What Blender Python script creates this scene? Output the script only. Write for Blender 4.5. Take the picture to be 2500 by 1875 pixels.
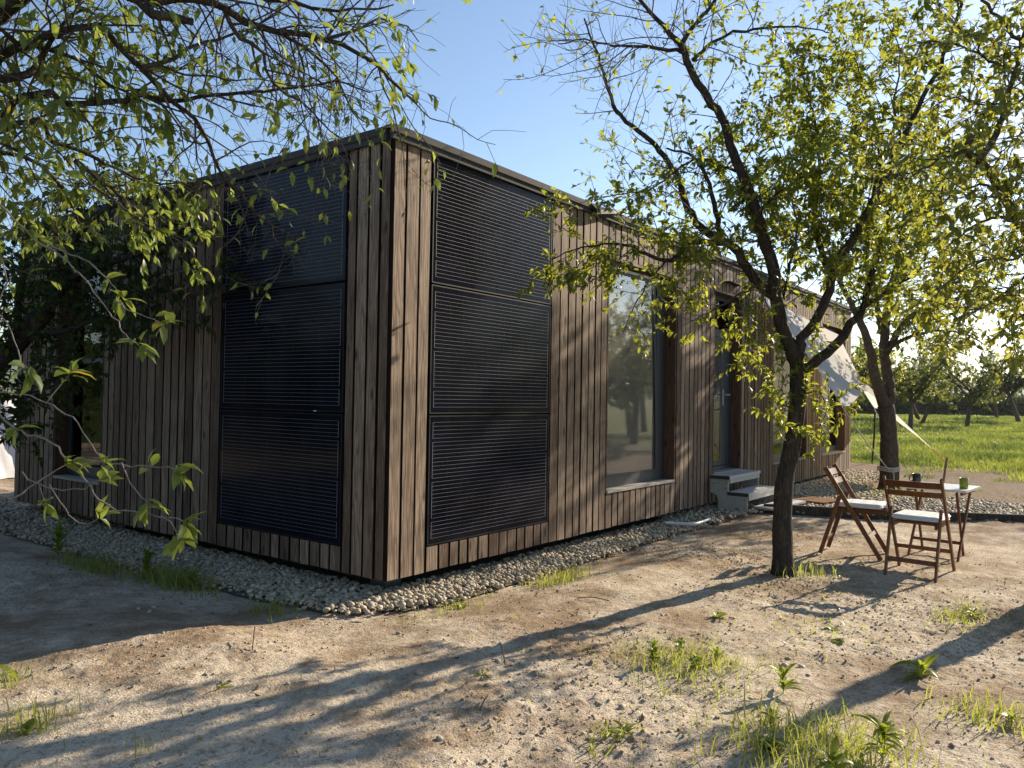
import bpy, bmesh, math, random
import numpy as np
from mathutils import Vector, Matrix

sc = bpy.context.scene
for o in list(bpy.data.objects):
    bpy.data.objects.remove(o)
COL = sc.collection
RAD = math.radians
rng = np.random.default_rng(7)
random.seed(7)

# ------------------------------------------------------------------ camera
CAM_POS = np.array((-4.2324, -4.3512, 1.5416))
CAM_R = np.array((0.60051791, -0.79943854, 0.01662129))
CAM_U = np.array((-0.02406929, 0.00270487, 0.99970663))
CAM_F = np.array((0.79924897, 0.6007418, 0.01761759))
cam_data = bpy.data.cameras.new('camera')
cam = bpy.data.objects.new('camera', cam_data)
COL.objects.link(cam)
cam_data.sensor_width = 36.0
cam_data.lens = 27.5
cam_data.clip_start = 0.05
cam_data.clip_end = 9000
m = Matrix.Identity(4)
for i in range(3):
    m[i][0] = CAM_R[i]; m[i][1] = CAM_U[i]; m[i][2] = -CAM_F[i]; m[i][3] = CAM_POS[i]
cam.matrix_world = m
sc.camera = cam

# ------------------------------------------------------------------ sky, sun, exposure
SUN_AZ, SUN_EL = -13.0, 24.0          # degrees from +X, degrees above the horizon
to_sun = Vector((math.cos(RAD(SUN_AZ)) * math.cos(RAD(SUN_EL)), math.sin(RAD(SUN_AZ)) * math.cos(RAD(SUN_EL)), math.sin(RAD(SUN_EL))))
world = bpy.data.worlds.new('World')
sc.world = world
world.use_nodes = True
wn = world.node_tree.nodes
wn.clear()
sky = wn.new('ShaderNodeTexSky')
sky.sky_type = 'NISHITA'
sky.sun_disc = False
sky.sun_elevation = RAD(SUN_EL)
sky.sun_rotation = RAD(90.0 - SUN_AZ)
sky.altitude = 200
sky.air_density = 1.0
sky.dust_density = 0.35
sky.ozone_density = 1.8
bg = wn.new('ShaderNodeBackground')
bg.inputs['Strength'].default_value = 0.092
wo = wn.new('ShaderNodeOutputWorld')
world.node_tree.links.new(sky.outputs[0], bg.inputs['Color'])
world.node_tree.links.new(bg.outputs[0], wo.inputs['Surface'])
sun_data = bpy.data.lights.new('sun', 'SUN')
sun_data.energy = 5.0
sun_data.angle = RAD(0.53)
sun_data.color = (1.0, 0.85, 0.66)
sun = bpy.data.objects.new('sun', sun_data)
sun.rotation_euler = (-to_sun).to_track_quat('-Z', 'Y').to_euler()
sun.location = (20, -8, 20)
COL.objects.link(sun)
sc.view_settings.view_transform = 'Standard'
sc.view_settings.look = 'None'
sc.view_settings.exposure = 1.08
sc.view_settings.gamma = 1.0
sc.view_settings.use_curve_mapping = False
sc.render.engine = 'CYCLES'
cy = sc.cycles
cy.use_denoising = True
cy.max_bounces = 8
cy.diffuse_bounces = 3
cy.glossy_bounces = 4
cy.transmission_bounces = 5
cy.transparent_max_bounces = 12
cy.caustics_reflective = False
cy.caustics_refractive = False
cy.sample_clamp_indirect = 6.0

# ------------------------------------------------------------------ helpers
def empty(name, loc=(0, 0, 0), rz=0.0, parent=None):
    o = bpy.data.objects.new(name, None)
    COL.objects.link(o)
    o.location = loc
    o.rotation_euler = (0, 0, rz)
    o.empty_display_size = 0.1
    if parent:
        o.parent = parent
    return o

def tag(o, label=None, cat=None, group=None, kind=None):
    if label: o['label'] = label
    if cat: o['category'] = cat
    if group: o['group'] = group
    if kind: o['kind'] = kind
    return o

def link(name, me, parent=None):
    o = bpy.data.objects.new(name, me)
    COL.objects.link(o)
    if parent:
        o.parent = parent
    return o

def np_mesh(name, V, F, mat=None, smooth=False):
    """V (n,3) array, F (m,k) array with k = 3 or 4, or a list of such arrays."""
    Fs = F if isinstance(F, list) else [F]
    V = np.asarray(V, dtype=np.float32)
    me = bpy.data.meshes.new(name)
    me.vertices.add(len(V))
    me.vertices.foreach_set('co', V.ravel())
    loops = np.concatenate([f.ravel() for f in Fs]).astype(np.int32)
    tot = np.concatenate([np.full(len(f), f.shape[1], dtype=np.int32) for f in Fs])
    start = np.concatenate([[0], np.cumsum(tot)[:-1]]).astype(np.int32)
    me.loops.add(len(loops))
    me.loops.foreach_set('vertex_index', loops)
    me.polygons.add(len(tot))
    me.polygons.foreach_set('loop_start', start)
    me.polygons.foreach_set('loop_total', tot)
    if smooth:
        me.polygons.foreach_set('use_smooth', np.ones(len(tot), dtype=bool))
    me.update(calc_edges=True)
    if mat:
        me.materials.append(mat)
    return me

class MB:
    """Collects shapes; build() links them as ONE mesh object."""
    def __init__(s):
        s.v = []; s.f = []; s.n = 0
    def add(s, verts, faces):
        s.v.extend([tuple(p) for p in verts])
        s.f.extend([tuple(i + s.n for i in f) for f in faces])
        s.n += len(verts)
        return s
    def box(s, x0, x1, y0, y1, z0, z1):
        v = [(x0, y0, z0), (x1, y0, z0), (x1, y1, z0), (x0, y1, z0), (x0, y0, z1), (x1, y0, z1), (x1, y1, z1), (x0, y1, z1)]
        return s.add(v, [(0, 3, 2, 1), (4, 5, 6, 7), (0, 1, 5, 4), (1, 2, 6, 5), (2, 3, 7, 6), (3, 0, 4, 7)])
    def bar(s, p0, p1, w, t, side=(0, 1, 0), ch=0.15):
        """a bar of octagonal (chamfered) section from p0 to p1: w across in the plane, t along side"""
        p0 = Vector(p0); p1 = Vector(p1); d = (p1 - p0).normalized()
        b = Vector(side); b = (b - d * b.dot(d)).normalized(); a = b.cross(d).normalized()
        c = min(w, t) * ch
        prof = [(-w / 2 + c, -t / 2), (w / 2 - c, -t / 2), (w / 2, -t / 2 + c), (w / 2, t / 2 - c), (w / 2 - c, t / 2), (-w / 2 + c, t / 2), (-w / 2, t / 2 - c), (-w / 2, -t / 2 + c)]
        v = [p + a * x + b * y for p in (p0, p1) for x, y in prof]
        f = [(i, (i + 1) % 8, 8 + (i + 1) % 8, 8 + i) for i in range(8)] + [tuple(range(7, -1, -1)), tuple(range(8, 16))]
        return s.add(v, f)
    def tube(s, pts, rad, sides=8, caps=True):
        pts = np.asarray(pts, float); n = len(pts)
        if np.isscalar(rad): rad = [rad] * n
        V, F = tube_arrays(pts, np.asarray(rad, float), sides)
        fl = [tuple(q) for q in F]
        if caps:
            fl += [tuple(range(sides - 1, -1, -1)), tuple(range((n - 1) * sides, n * sides))]
        return s.add(V, fl)
    def lathe(s, prof, sides=24, c=(0, 0, 0)):
        v = []
        for r, z in prof:
            for k in range(sides):
                a = 2 * math.pi * k / sides
                v.append((c[0] + r * math.cos(a), c[1] + r * math.sin(a), c[2] + z))
        f = []
        for i in range(len(prof) - 1):
            for k in range(sides):
                f.append((i * sides + k, i * sides + (k + 1) % sides, (i + 1) * sides + (k + 1) % sides, (i + 1) * sides + k))
        return s.add(v, f)
    def mesh(s, name, mat, smooth=False):
        me = bpy.data.meshes.new(name)
        me.from_pydata(s.v, [], s.f)
        me.update()
        if mat: me.materials.append(mat)
        if smooth:
            for p in me.polygons: p.use_smooth = True
        return me
    def build(s, name, mat, parent=None, smooth=False):
        return link(name, s.mesh(name, mat, smooth), parent)

def tube_arrays(pts, rad, sides):
    n = len(pts)
    t = np.gradient(pts, axis=0)
    t /= np.linalg.norm(t, axis=1)[:, None] + 1e-12
    ref = np.array((0.0, 0.0, 1.0)) if abs(t[0][2]) < 0.9 else np.array((1.0, 0.0, 0.0))
    a = np.cross(t, ref); a /= np.linalg.norm(a, axis=1)[:, None] + 1e-9
    for i in range(1, n):                     # keep the frame from flipping
        if np.dot(a[i], a[i - 1]) < 0: a[i] = -a[i]
    b = np.cross(t, a)
    ang = np.linspace(0, 2 * np.pi, sides, endpoint=False)
    ca, sa = np.cos(ang), np.sin(ang)
    V = pts[:, None, :] + rad[:, None, None] * (a[:, None, :] * ca[None, :, None] + b[:, None, :] * sa[None, :, None])
    i = np.arange(n - 1)[:, None] * sides
    k = np.arange(sides)[None, :]
    k2 = (k + 1) % sides
    F = np.stack([i + k, i + k2, i + sides + k2, i + sides + k], axis=-1).reshape(-1, 4)
    return V.reshape(-1, 3), F

def smooth_path(pts, step):
    """Catmull-Rom through pts, resampled at about step metres"""
    P = np.asarray(pts, float)
    if len(P) < 3:
        n = max(2, int(np.linalg.norm(P[-1] - P[0]) / step) + 1)
        return P[0] + (P[-1] - P[0]) * np.linspace(0, 1, n)[:, None]
    E = np.vstack([2 * P[0] - P[1], P, 2 * P[-1] - P[-2]])
    out = []
    for i in range(1, len(E) - 2):
        n = max(1, int(round(np.linalg.norm(E[i + 1] - E[i]) / step)))
        for t in np.arange(n) / n:
            p0, p1, p2, p3 = E[i - 1], E[i], E[i + 1], E[i + 2]
            out.append(0.5 * (2 * p1 + (p2 - p0) * t + (2 * p0 - 5 * p1 + 4 * p2 - p3) * t * t + (3 * p1 - p0 - 3 * p2 + p3) * t ** 3))
    out.append(P[-1])
    return np.array(out)

def hash2(ix, iy, seed):
    h = (ix.astype(np.int64) * 374761393 + iy.astype(np.int64) * 668265263 + seed * 974634777) & 0x7fffffff
    h = ((h ^ (h >> 13)) * 1274126177) & 0x7fffffff
    return ((h ^ (h >> 16)) & 0xffff) / 65535.0

def vnoise(x, y, seed=0):
    x = np.asarray(x, float); y = np.asarray(y, float)
    ix = np.floor(x); iy = np.floor(y)
    fx = x - ix; fy = y - iy
    fx = fx * fx * fx * (fx * (6 * fx - 15) + 10); fy = fy * fy * fy * (fy * (6 * fy - 15) + 10)
    a = hash2(ix, iy, seed); b = hash2(ix + 1, iy, seed); c = hash2(ix, iy + 1, seed); d = hash2(ix + 1, iy + 1, seed)
    return (a * (1 - fx) + b * fx) * (1 - fy) + (c * (1 - fx) + d * fx) * fy - 0.5

# ------------------------------------------------------------------ materials
def new_mat(name):
    mt = bpy.data.materials.new(name)
    mt.use_nodes = True
    mt.node_tree.nodes.clear()
    return mt, mt.node_tree

def nd(nt, kind, props=None, **ins):
    n = nt.nodes.new('ShaderNode' + kind)
    for k, v in (props or {}).items():
        setattr(n, k, v)
    for k, v in ins.items():
        key = int(k[1:]) if k[0] == 'i' and k[1:].isdigit() else k.replace('_', ' ')
        s = n.inputs[key]
        if isinstance(v, bpy.types.NodeSocket):
            nt.links.new(v, s)
        elif isinstance(v, bpy.types.Node):
            nt.links.new(v.outputs[0], s)
        else:
            s.default_value = v
    return n

def out(nt, shader):
    o = nt.nodes.new('ShaderNodeOutputMaterial')
    nt.links.new(shader.outputs[0], o.inputs['Surface'])

def mix(nt, fac, a, b, blend='MIX'):
    n = nt.nodes.new('ShaderNodeMix')
    n.data_type = 'RGBA'; n.blend_type = blend
    for s, v in ((n.inputs[0], fac), (n.inputs[6], a), (n.inputs[7], b)):
        if isinstance(v, bpy.types.NodeSocket): nt.links.new(v, s)
        elif isinstance(v, bpy.types.Node): nt.links.new(v.outputs[0], s)
        elif isinstance(v, tuple): s.default_value = v if len(v) == 4 else (*v, 1)
        else: s.default_value = v
    return n.outputs[2]

def math_n(nt, op, a, b=0.0, clamp=False):
    return nd(nt, 'Math', {'operation': op, 'use_clamp': clamp}, i0=a, i1=b).outputs[0]

def maprange(nt, v, a, b, c=0.0, d=1.0):
    return nd(nt, 'MapRange', None, Value=v, From_Min=a, From_Max=b, To_Min=c, To_Max=d).outputs[0]

def plain(name, col, rough=0.6, spec=0.5, metal=0.0, noise=0.0, nscale=20.0, bump=0.0, bscale=60.0):
    mt, nt = new_mat(name)
    c = (*col, 1)
    b = nd(nt, 'BsdfPrincipled', None, Roughness=rough, Metallic=metal)
    b.inputs['Specular IOR Level'].default_value = spec
    pos = nd(nt, 'NewGeometry').outputs['Position']
    if noise > 0:
        nz = nd(nt, 'TexNoise', None, Vector=pos, Scale=nscale, Detail=5.0, Roughness=0.6)
        f = maprange(nt, nz.outputs[0], 0.3, 0.7)
        nt.links.new(mix(nt, f, tuple(x * (1 - noise) for x in col), tuple(min(1, x * (1 + noise)) for x in col)), b.inputs['Base Color'])
    else:
        b.inputs['Base Color'].default_value = c
    if bump > 0:
        nz = nd(nt, 'TexNoise', None, Vector=pos, Scale=bscale, Detail=4.0)
        bp = nd(nt, 'Bump', None, Strength=bump, Distance=0.004, Height=nz.outputs[0])
        nt.links.new(bp.outputs[0], b.inputs['Normal'])
    out(nt, b)
    return mt

def wood_mat(name, dark, mid, light, rough=0.75, grain=1.0):
    """weathered boards: long grain, cathedral figure, knots, blotchy greying; every board its own tone"""
    mt, nt = new_mat(name)
    pos = nd(nt, 'NewGeometry').outputs['Position']
    rnd = nd(nt, 'ObjectInfo').outputs['Random']
    sp = nd(nt, 'SeparateXYZ', None, Vector=pos)
    u = math_n(nt, 'ADD', sp.outputs[0], sp.outputs[1])
    off = math_n(nt, 'MULTIPLY', rnd, 37.0)
    z = math_n(nt, 'ADD', sp.outputs[2], math_n(nt, 'MULTIPLY', rnd, 91.0))
    v_fine = nd(nt, 'CombineXYZ', None, X=u, Y=off, Z=math_n(nt, 'MULTIPLY', z, 0.035))
    fine = nd(nt, 'TexNoise', None, Vector=v_fine.outputs[0], Scale=95.0, Detail=4.0, Roughness=0.7)
    v_mid = nd(nt, 'CombineXYZ', None, X=u, Y=off, Z=math_n(nt, 'MULTIPLY', z, 0.10))
    warp = nd(nt, 'TexNoise', None, Vector=v_mid.outputs[0], Scale=7.0, Detail=2.0)
    uw = math_n(nt, 'ADD', math_n(nt, 'MULTIPLY', u, 1.0), math_n(nt, 'MULTIPLY', warp.outputs[0], 0.32))
    rings = math_n(nt, 'SINE', math_n(nt, 'MULTIPLY', uw, 190.0))
    rings = maprange(nt, rings, 0.0, 1.0)
    v_big = nd(nt, 'CombineXYZ', None, X=math_n(nt, 'MULTIPLY', u, 3.0), Y=off, Z=math_n(nt, 'MULTIPLY', z, 0.8))
    blotch = nd(nt, 'TexNoise', None, Vector=v_big.outputs[0], Scale=2.6, Detail=5.0, Roughness=0.65)
    v_kn = nd(nt, 'CombineXYZ', None, X=math_n(nt, 'MULTIPLY', u, 7.0), Y=off, Z=math_n(nt, 'MULTIPLY', z, 2.4))
    kn = nd(nt, 'TexVoronoi', None, Vector=v_kn.outputs[0], Scale=1.0)
    knot = maprange(nt, kn.outputs['Distance'], 0.05, 0.16, 1.0, 0.0)
    tone = math_n(nt, 'ADD', math_n(nt, 'MULTIPLY', blotch.outputs[0], 0.75), math_n(nt, 'MULTIPLY', rnd, 0.50))
    tone = maprange(nt, tone, 0.34, 0.86)
    c1 = mix(nt, tone, mid, light)
    g = math_n(nt, 'MULTIPLY', maprange(nt, fine.outputs[0], 0.45, 0.64), 0.80 * grain)
    g2 = math_n(nt, 'MULTIPLY', rings, 0.60 * grain)
    c2 = mix(nt, math_n(nt, 'MAXIMUM', g, g2), c1, dark)
    c3 = mix(nt, math_n(nt, 'MULTIPLY', knot, 0.8), c2, tuple(x * 0.35 for x in dark))
    b = nd(nt, 'BsdfPrincipled', None, Base_Color=c3, Roughness=rough)
    b.inputs['Specular IOR Level'].default_value = 0.25
    h = math_n(nt, 'ADD', math_n(nt, 'MULTIPLY', fine.outputs[0], 0.7), math_n(nt, 'MULTIPLY', rings, -0.35))
    bp = nd(nt, 'Bump', None, Strength=0.5, Distance=0.002, Height=h)
    nt.links.new(bp.outputs[0], b.inputs['Normal'])
    out(nt, b)
    return mt

def leaf_mat(name, a, b_, trans, tint=(0.30, 0.26, 0.02), tw=0.45, odd=0.012):
    mt, nt = new_mat(name)
    g = nd(nt, 'NewGeometry')
    rnd = g.outputs['Random Per Island']
    oi = nd(nt, 'ObjectInfo').outputs['Random']
    r = math_n(nt, 'FRACT', math_n(nt, 'ADD', rnd, oi))
    col = mix(nt, r, a, b_)
    yel = maprange(nt, r, 1.0 - odd, 1.0 - odd + 0.01)
    col = mix(nt, yel, col, tint)
    tr = mix(nt, r, trans, tuple(x * 0.65 for x in trans))
    tr = mix(nt, yel, tr, (0.42, 0.30, 0.02))
    d = nd(nt, 'BsdfPrincipled', None, Base_Color=col, Roughness=0.42)
    d.inputs['Specular IOR Level'].default_value = 0.28
    t = nd(nt, 'BsdfTranslucent', None, Color=tr)
    out(nt, nd(nt, 'MixShader', None, Fac=tw, i1=d.outputs[0], i2=t.outputs[0]))
    return mt

def bark_mat(name, a, b_, lichen=0.0):
    mt, nt = new_mat(name)
    pos = nd(nt, 'NewGeometry').outputs['Position']
    mp = nd(nt, 'Mapping', None, Vector=pos, Scale=(1, 1, 0.16))
    n1 = nd(nt, 'TexNoise', None, Vector=mp.outputs[0], Scale=55.0, Detail=6.0, Roughness=0.7)
    n2 = nd(nt, 'TexNoise', None, Vector=pos, Scale=9.0, Detail=4.0)
    vo = nd(nt, 'TexVoronoi', {'feature': 'DISTANCE_TO_EDGE'}, Vector=mp.outputs[0], Scale=38.0)
    crack = maprange(nt, vo.outputs['Distance'], 0.0, 0.10, 0.45, 1.0)
    c = mix(nt, maprange(nt, n1.outputs[0], 0.35, 0.7), a, b_)
    c = mix(nt, math_n(nt, 'SUBTRACT', 1.0, crack), c, tuple(x * 0.3 for x in a))
    if lichen > 0:
        c = mix(nt, maprange(nt, n2.outputs[0], 0.58, 0.70, 0.0, lichen), c, (0.20, 0.19, 0.12))
    h = math_n(nt, 'ADD', n1.outputs[0], crack)
    bp = nd(nt, 'Bump', None, Strength=0.7, Distance=0.008, Height=h)
    b = nd(nt, 'BsdfPrincipled', None, Base_Color=c, Roughness=0.9, Normal=bp.outputs[0])
    b.inputs['Specular IOR Level'].default_value = 0.15
    out(nt, b)
    return mt

def glass_mat(name, tint=(1, 1, 1), ior=1.55, rough=0.0, spec_boost=1.0):
    mt, nt = new_mat(name)
    fr = nd(nt, 'Fresnel', None, IOR=ior)
    f = math_n(nt, 'MULTIPLY', fr.outputs[0], spec_boost, True)
    t = nd(nt, 'BsdfTransparent', None, Color=(*tint, 1))
    g = nd(nt, 'BsdfGlossy', None, Color=(1, 1, 1, 1), Roughness=rough)
    out(nt, nd(nt, 'MixShader', None, Fac=f, i1=t.outputs[0], i2=g.outputs[0]))
    return mt

def dirt_mat():
    mt, nt = new_mat('dry_soil')
    pos = nd(nt, 'NewGeometry').outputs['Position']
    sp = nd(nt, 'SeparateXYZ', None, Vector=pos)
    n0 = nd(nt, 'TexNoise', None, Vector=pos, Scale=0.55, Detail=5.0, Roughness=0.6, Distortion=0.4)
    n1 = nd(nt, 'TexNoise', None, Vector=pos, Scale=3.2, Detail=6.0, Roughness=0.65)
    n2 = nd(nt, 'TexNoise', None, Vector=pos, Scale=26.0, Detail=5.0, Roughness=0.7)
    n3 = nd(nt, 'TexNoise', None, Vector=pos, Scale=85.0, Detail=3.0, Roughness=0.6)
    f = math_n(nt, 'ADD', math_n(nt, 'MULTIPLY', n0.outputs[0], 0.9), math_n(nt, 'MULTIPLY', n1.outputs[0], 0.7))
    f = maprange(nt, f, 0.70, 0.92)
    c = mix(nt, f, (0.57, 0.49, 0.375), (0.27, 0.195, 0.125))
    c = mix(nt, maprange(nt, n2.outputs[0], 0.50, 0.66, 0.0, 0.75), c, (0.20, 0.142, 0.092))
    c = mix(nt, maprange(nt, n3.outputs[0], 0.56, 0.70, 0.0, 0.5), c, (0.60, 0.53, 0.43))
    c = mix(nt, maprange(nt, n3.outputs[0], 0.44, 0.32, 0.0, 0.7), c, (0.14, 0.10, 0.065))
    back = maprange(nt, math_n(nt, 'ADD', sp.outputs[0], math_n(nt, 'MULTIPLY', n1.outputs[0], 3.0)), 7.5, 11.0, 0.0, 0.92)
    c = mix(nt, back, c, mix(nt, maprange(nt, n2.outputs[0], 0.35, 0.65), (0.085, 0.056, 0.034), (0.22, 0.155, 0.10)))
    # mown grass and bare ground further off
    gx = math_n(nt, 'ADD', sp.outputs[0], math_n(nt, 'MULTIPLY', n0.outputs[0], 6.0))
    gm = maprange(nt, gx, 20.0, 23.0)
    gy = maprange(nt, math_n(nt, 'ADD', sp.outputs[1], math_n(nt, 'MULTIPLY', n0.outputs[0], 5.0)), -8.0, -10.0)
    gb = math_n(nt, 'MULTIPLY', maprange(nt, sp.outputs[1], 13.0, 15.0), maprange(nt, sp.outputs[0], 0.0, 2.0))
    gm = math_n(nt, 'MAXIMUM', math_n(nt, 'MAXIMUM', gm, gy), gb)
    gc = mix(nt, maprange(nt, n1.outputs[0], 0.35, 0.65), (0.105, 0.13, 0.03), (0.17, 0.17, 0.06))
    c = mix(nt, gm, c, gc)
    h = math_n(nt, 'ADD', math_n(nt, 'MULTIPLY', n2.outputs[0], 0.9), math_n(nt, 'MULTIPLY', n3.outputs[0], 0.45))
    bp = nd(nt, 'Bump', None, Strength=1.0, Distance=0.02, Height=h)
    b = nd(nt, 'BsdfPrincipled', None, Base_Color=c, Roughness=0.95, Normal=bp.outputs[0])
    b.inputs['Specular IOR Level'].default_value = 0.1
    out(nt, b)
    return mt

def pebble_mat():
    mt, nt = new_mat('river_pebble')
    g = nd(nt, 'NewGeometry')
    r = math_n(nt, 'FRACT', math_n(nt, 'ADD', g.outputs['Random Per Island'], nd(nt, 'ObjectInfo').outputs['Random']))
    rp = nd(nt, 'ValToRGB', None, Fac=r)
    el = rp.color_ramp.elements
    el[0].position = 0.0; el[0].color = (0.212, 0.181, 0.137, 1)
    el[1].position = 1.0; el[1].color = (0.592, 0.516, 0.374, 1)
    for p, cc in ((0.25, (0.328, 0.286, 0.213, 1)), (0.45, (0.444, 0.372, 0.252, 1)), (0.6, (0.381, 0.286, 0.183, 1)), (0.75, (0.444, 0.401, 0.312, 1)), (0.88, (0.529, 0.421, 0.259, 1))):
        e = el.new(p); e.color = cc
    nz = nd(nt, 'TexNoise', None, Vector=g.outputs['Position'], Scale=120.0, Detail=4.0)
    c = mix(nt, maprange(nt, nz.outputs[0], 0.4, 0.75, 0.0, 0.4), rp.outputs[0], (0.22, 0.19, 0.16))
    b = nd(nt, 'BsdfPrincipled', None, Base_Color=c, Roughness=0.7)
    b.inputs['Specular IOR Level'].default_value = 0.3
    out(nt, b)
    return mt

def panel_mat():
    """monocrystalline cells under glass: near-black blue with faint cell joints"""
    mt, nt = new_mat('solar_cells')
    pos = nd(nt, 'NewGeometry').outputs['Position']
    sp = nd(nt, 'SeparateXYZ', None, Vector=pos)
    u = math_n(nt, 'ADD', sp.outputs[0], sp.outputs[1])
    fr = math_n(nt, 'FRACT', math_n(nt, 'MULTIPLY', u, 5.9))
    joint = math_n(nt, 'LESS_THAN', fr, 0.02)
    nz = nd(nt, 'TexNoise', None, Vector=pos, Scale=2.2, Detail=3.0)
    c = mix(nt, maprange(nt, nz.outputs[0], 0.35, 0.65), (0.004, 0.005, 0.010), (0.008, 0.009, 0.018))
    c = mix(nt, math_n(nt, 'MULTIPLY', joint, 0.5), c, (0.03, 0.03, 0.035))
    n2 = nd(nt, 'TexNoise', None, Vector=pos, Scale=260.0, Detail=2.0)
    dust = nd(nt, 'TexNoise', None, Vector=pos, Scale=1.1, Detail=4.0)
    rg = maprange(nt, dust.outputs[0], 0.3, 0.7, 0.07, 0.18)
    bp = nd(nt, 'Bump', None, Strength=0.05, Distance=0.001, Height=n2.outputs[0])
    b = nd(nt, 'BsdfPrincipled', None, Base_Color=c, Roughness=rg, Normal=bp.outputs[0])
    b.inputs['IOR'].default_value = 1.22
    b.inputs['Specular IOR Level'].default_value = 0.4
    out(nt, b)
    return mt

def cloth_mat(name, col, trans, tw=0.35):
    mt, nt = new_mat(name)
    d = nd(nt, 'BsdfPrincipled', None, Base_Color=(*col, 1), Roughness=0.85)
    d.inputs['Specular IOR Level'].default_value = 0.15
    t = nd(nt, 'BsdfTranslucent', None, Color=(*trans, 1))
    out(nt, nd(nt, 'MixShader', None, Fac=tw, i1=d.outputs[0], i2=t.outputs[0]))
    return mt

def blind_mat():
    mt, nt = new_mat('blind_fabric')
    pos = nd(nt, 'NewGeometry').outputs['Position']
    mp = nd(nt, 'Mapping', None, Vector=pos, Scale=(60, 60, 420))
    n = nd(nt, 'TexNoise', None, Vector=mp.outputs[0], Scale=1.0, Detail=3.0)
    c = mix(nt, maprange(nt, n.outputs[0], 0.35, 0.65), (0.135, 0.128, 0.115), (0.20, 0.19, 0.17))
    b = nd(nt, 'BsdfPrincipled', None, Base_Color=c, Roughness=0.9)
    out(nt, b)
    return mt

M_SOIL = dirt_mat()
M_PEB = pebble_mat()
M_BED = plain('gravel_bed_soil', (0.13, 0.115, 0.095), 0.95, 0.1, noise=0.35, nscale=60, bump=0.6, bscale=80)
M_WOOD = wood_mat('weathered_larch', (0.026, 0.015, 0.009), (0.120, 0.075, 0.047), (0.365, 0.268, 0.188))
M_GAPSHADE = plain('gap_shade_edge', (0.016, 0.010, 0.007), 0.9, 0.1)  # shade between the boards, put into the colour of their side faces
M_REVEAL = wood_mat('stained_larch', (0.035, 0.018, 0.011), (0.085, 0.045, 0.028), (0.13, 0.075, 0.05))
M_SILLW = wood_mat('grey_sill_wood', (0.16, 0.14, 0.12), (0.34, 0.31, 0.27), (0.46, 0.43, 0.38))
M_MEMB = plain('black_membrane', (0.012, 0.011, 0.011), 0.9, 0.1)
M_FASCIA = plain('anthracite_sheet_metal', (0.055, 0.056, 0.057), 0.75, 0.12, metal=0.0, noise=0.12, nscale=6)
M_BLACK = plain('black_anodised', (0.010, 0.010, 0.011), 0.6, 0.2)
M_CELL = panel_mat()
M_LINE = plain('silver_conductor', (0.24, 0.235, 0.22), 0.5, 0.5, metal=0.0)
M_FRAME = plain('anthracite_window_frame', (0.040, 0.043, 0.048), 0.45, 0.5, noise=0.08, nscale=5)
M_GLASS = glass_mat('window_glass', (0.95, 0.96, 0.95), 1.45)
M_GLASSB = glass_mat('coated_window_glass', (0.97, 0.97, 0.96), 1.40, rough=0.03, spec_boost=0.30)
M_BLIND = blind_mat()
M_WHITE = plain('white_plastic', (0.66, 0.66, 0.66), 0.4, 0.5, noise=0.08, nscale=30)
M_ROOM = plain('room_wall', (0.10, 0.09, 0.08), 0.9, 0.1)
M_CONC = plain('concrete', (0.13, 0.125, 0.115), 0.9, 0.1, noise=0.2, nscale=25, bump=0.3)
M_STEPG = plain('grey_step_plastic', (0.36, 0.355, 0.335), 0.55, 0.4, noise=0.12, nscale=14)
M_STEPT = plain('grey_step_tread', (0.42, 0.41, 0.385), 0.6, 0.4, noise=0.12, nscale=40, bump=0.25, bscale=300)
M_STEPE = plain('dark_tread_end', (0.035, 0.036, 0.038), 0.6, 0.3)
M_CHAIR = wood_mat('varnished_chair_wood', (0.040, 0.013, 0.006), (0.125, 0.046, 0.018), (0.200, 0.085, 0.034), rough=0.38, grain=0.6)
M_CUSH = cloth_mat('white_cotton', (0.72, 0.71, 0.68), (0.5, 0.5, 0.46), 0.12)
M_TABLE = plain('glare_pale_top', (0.62, 0.60, 0.57), 0.3, 0.6, noise=0.06, nscale=20)  # off-white stands in for sun glare on brown varnished wood
M_GREEN = plain('green_glaze', (0.21, 0.27, 0.012), 0.25, 0.6)
M_DARKMUG = plain('black_brown_glaze', (0.030, 0.024, 0.020), 0.25, 0.6)
M_SAIL = cloth_mat('sail_cloth', (0.90, 0.89, 0.86), (0.95, 0.89, 0.76), 0.55)
M_ROPE = plain('pale_rope', (0.55, 0.51, 0.43), 0.9, 0.1, noise=0.25, nscale=200)
M_OROPE = plain('orange_rope', (0.72, 0.19, 0.07), 0.8, 0.1)
M_STAKE = wood_mat('stake_wood', (0.10, 0.05, 0.025), (0.26, 0.15, 0.08), (0.36, 0.22, 0.13))
M_POLE = plain('dark_pole', (0.05, 0.042, 0.035), 0.8, 0.2, noise=0.3, nscale=30)
M_BEAM = bark_mat('dark_old_timber', (0.045, 0.034, 0.026), (0.12, 0.095, 0.07))
M_MAT = plain('brown_coir', (0.17, 0.085, 0.04), 0.95, 0.1, noise=0.35, nscale=120, bump=0.6, bscale=300)
M_BARK1 = bark_mat('plum_bark', (0.030, 0.024, 0.020), (0.082, 0.067, 0.055), 0.35)
M_BARK2 = bark_mat('brown_bark', (0.070, 0.050, 0.036), (0.16, 0.12, 0.088), 0.3)
M_TWIG = plain('twig_bark', (0.075, 0.060, 0.050), 0.8, 0.2, noise=0.35, nscale=40)
M_SPRIG = plain('grey_twig_bark', (0.20, 0.17, 0.145), 0.75, 0.2, noise=0.3, nscale=60)
M_LEAF1 = leaf_mat('plum_leaf', (0.050, 0.085, 0.018), (0.105, 0.140, 0.030), (0.56, 0.60, 0.06))
M_LEAF2 = leaf_mat('orchard_leaf', (0.060, 0.090, 0.024), (0.115, 0.145, 0.035), (0.56, 0.57, 0.08))
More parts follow.
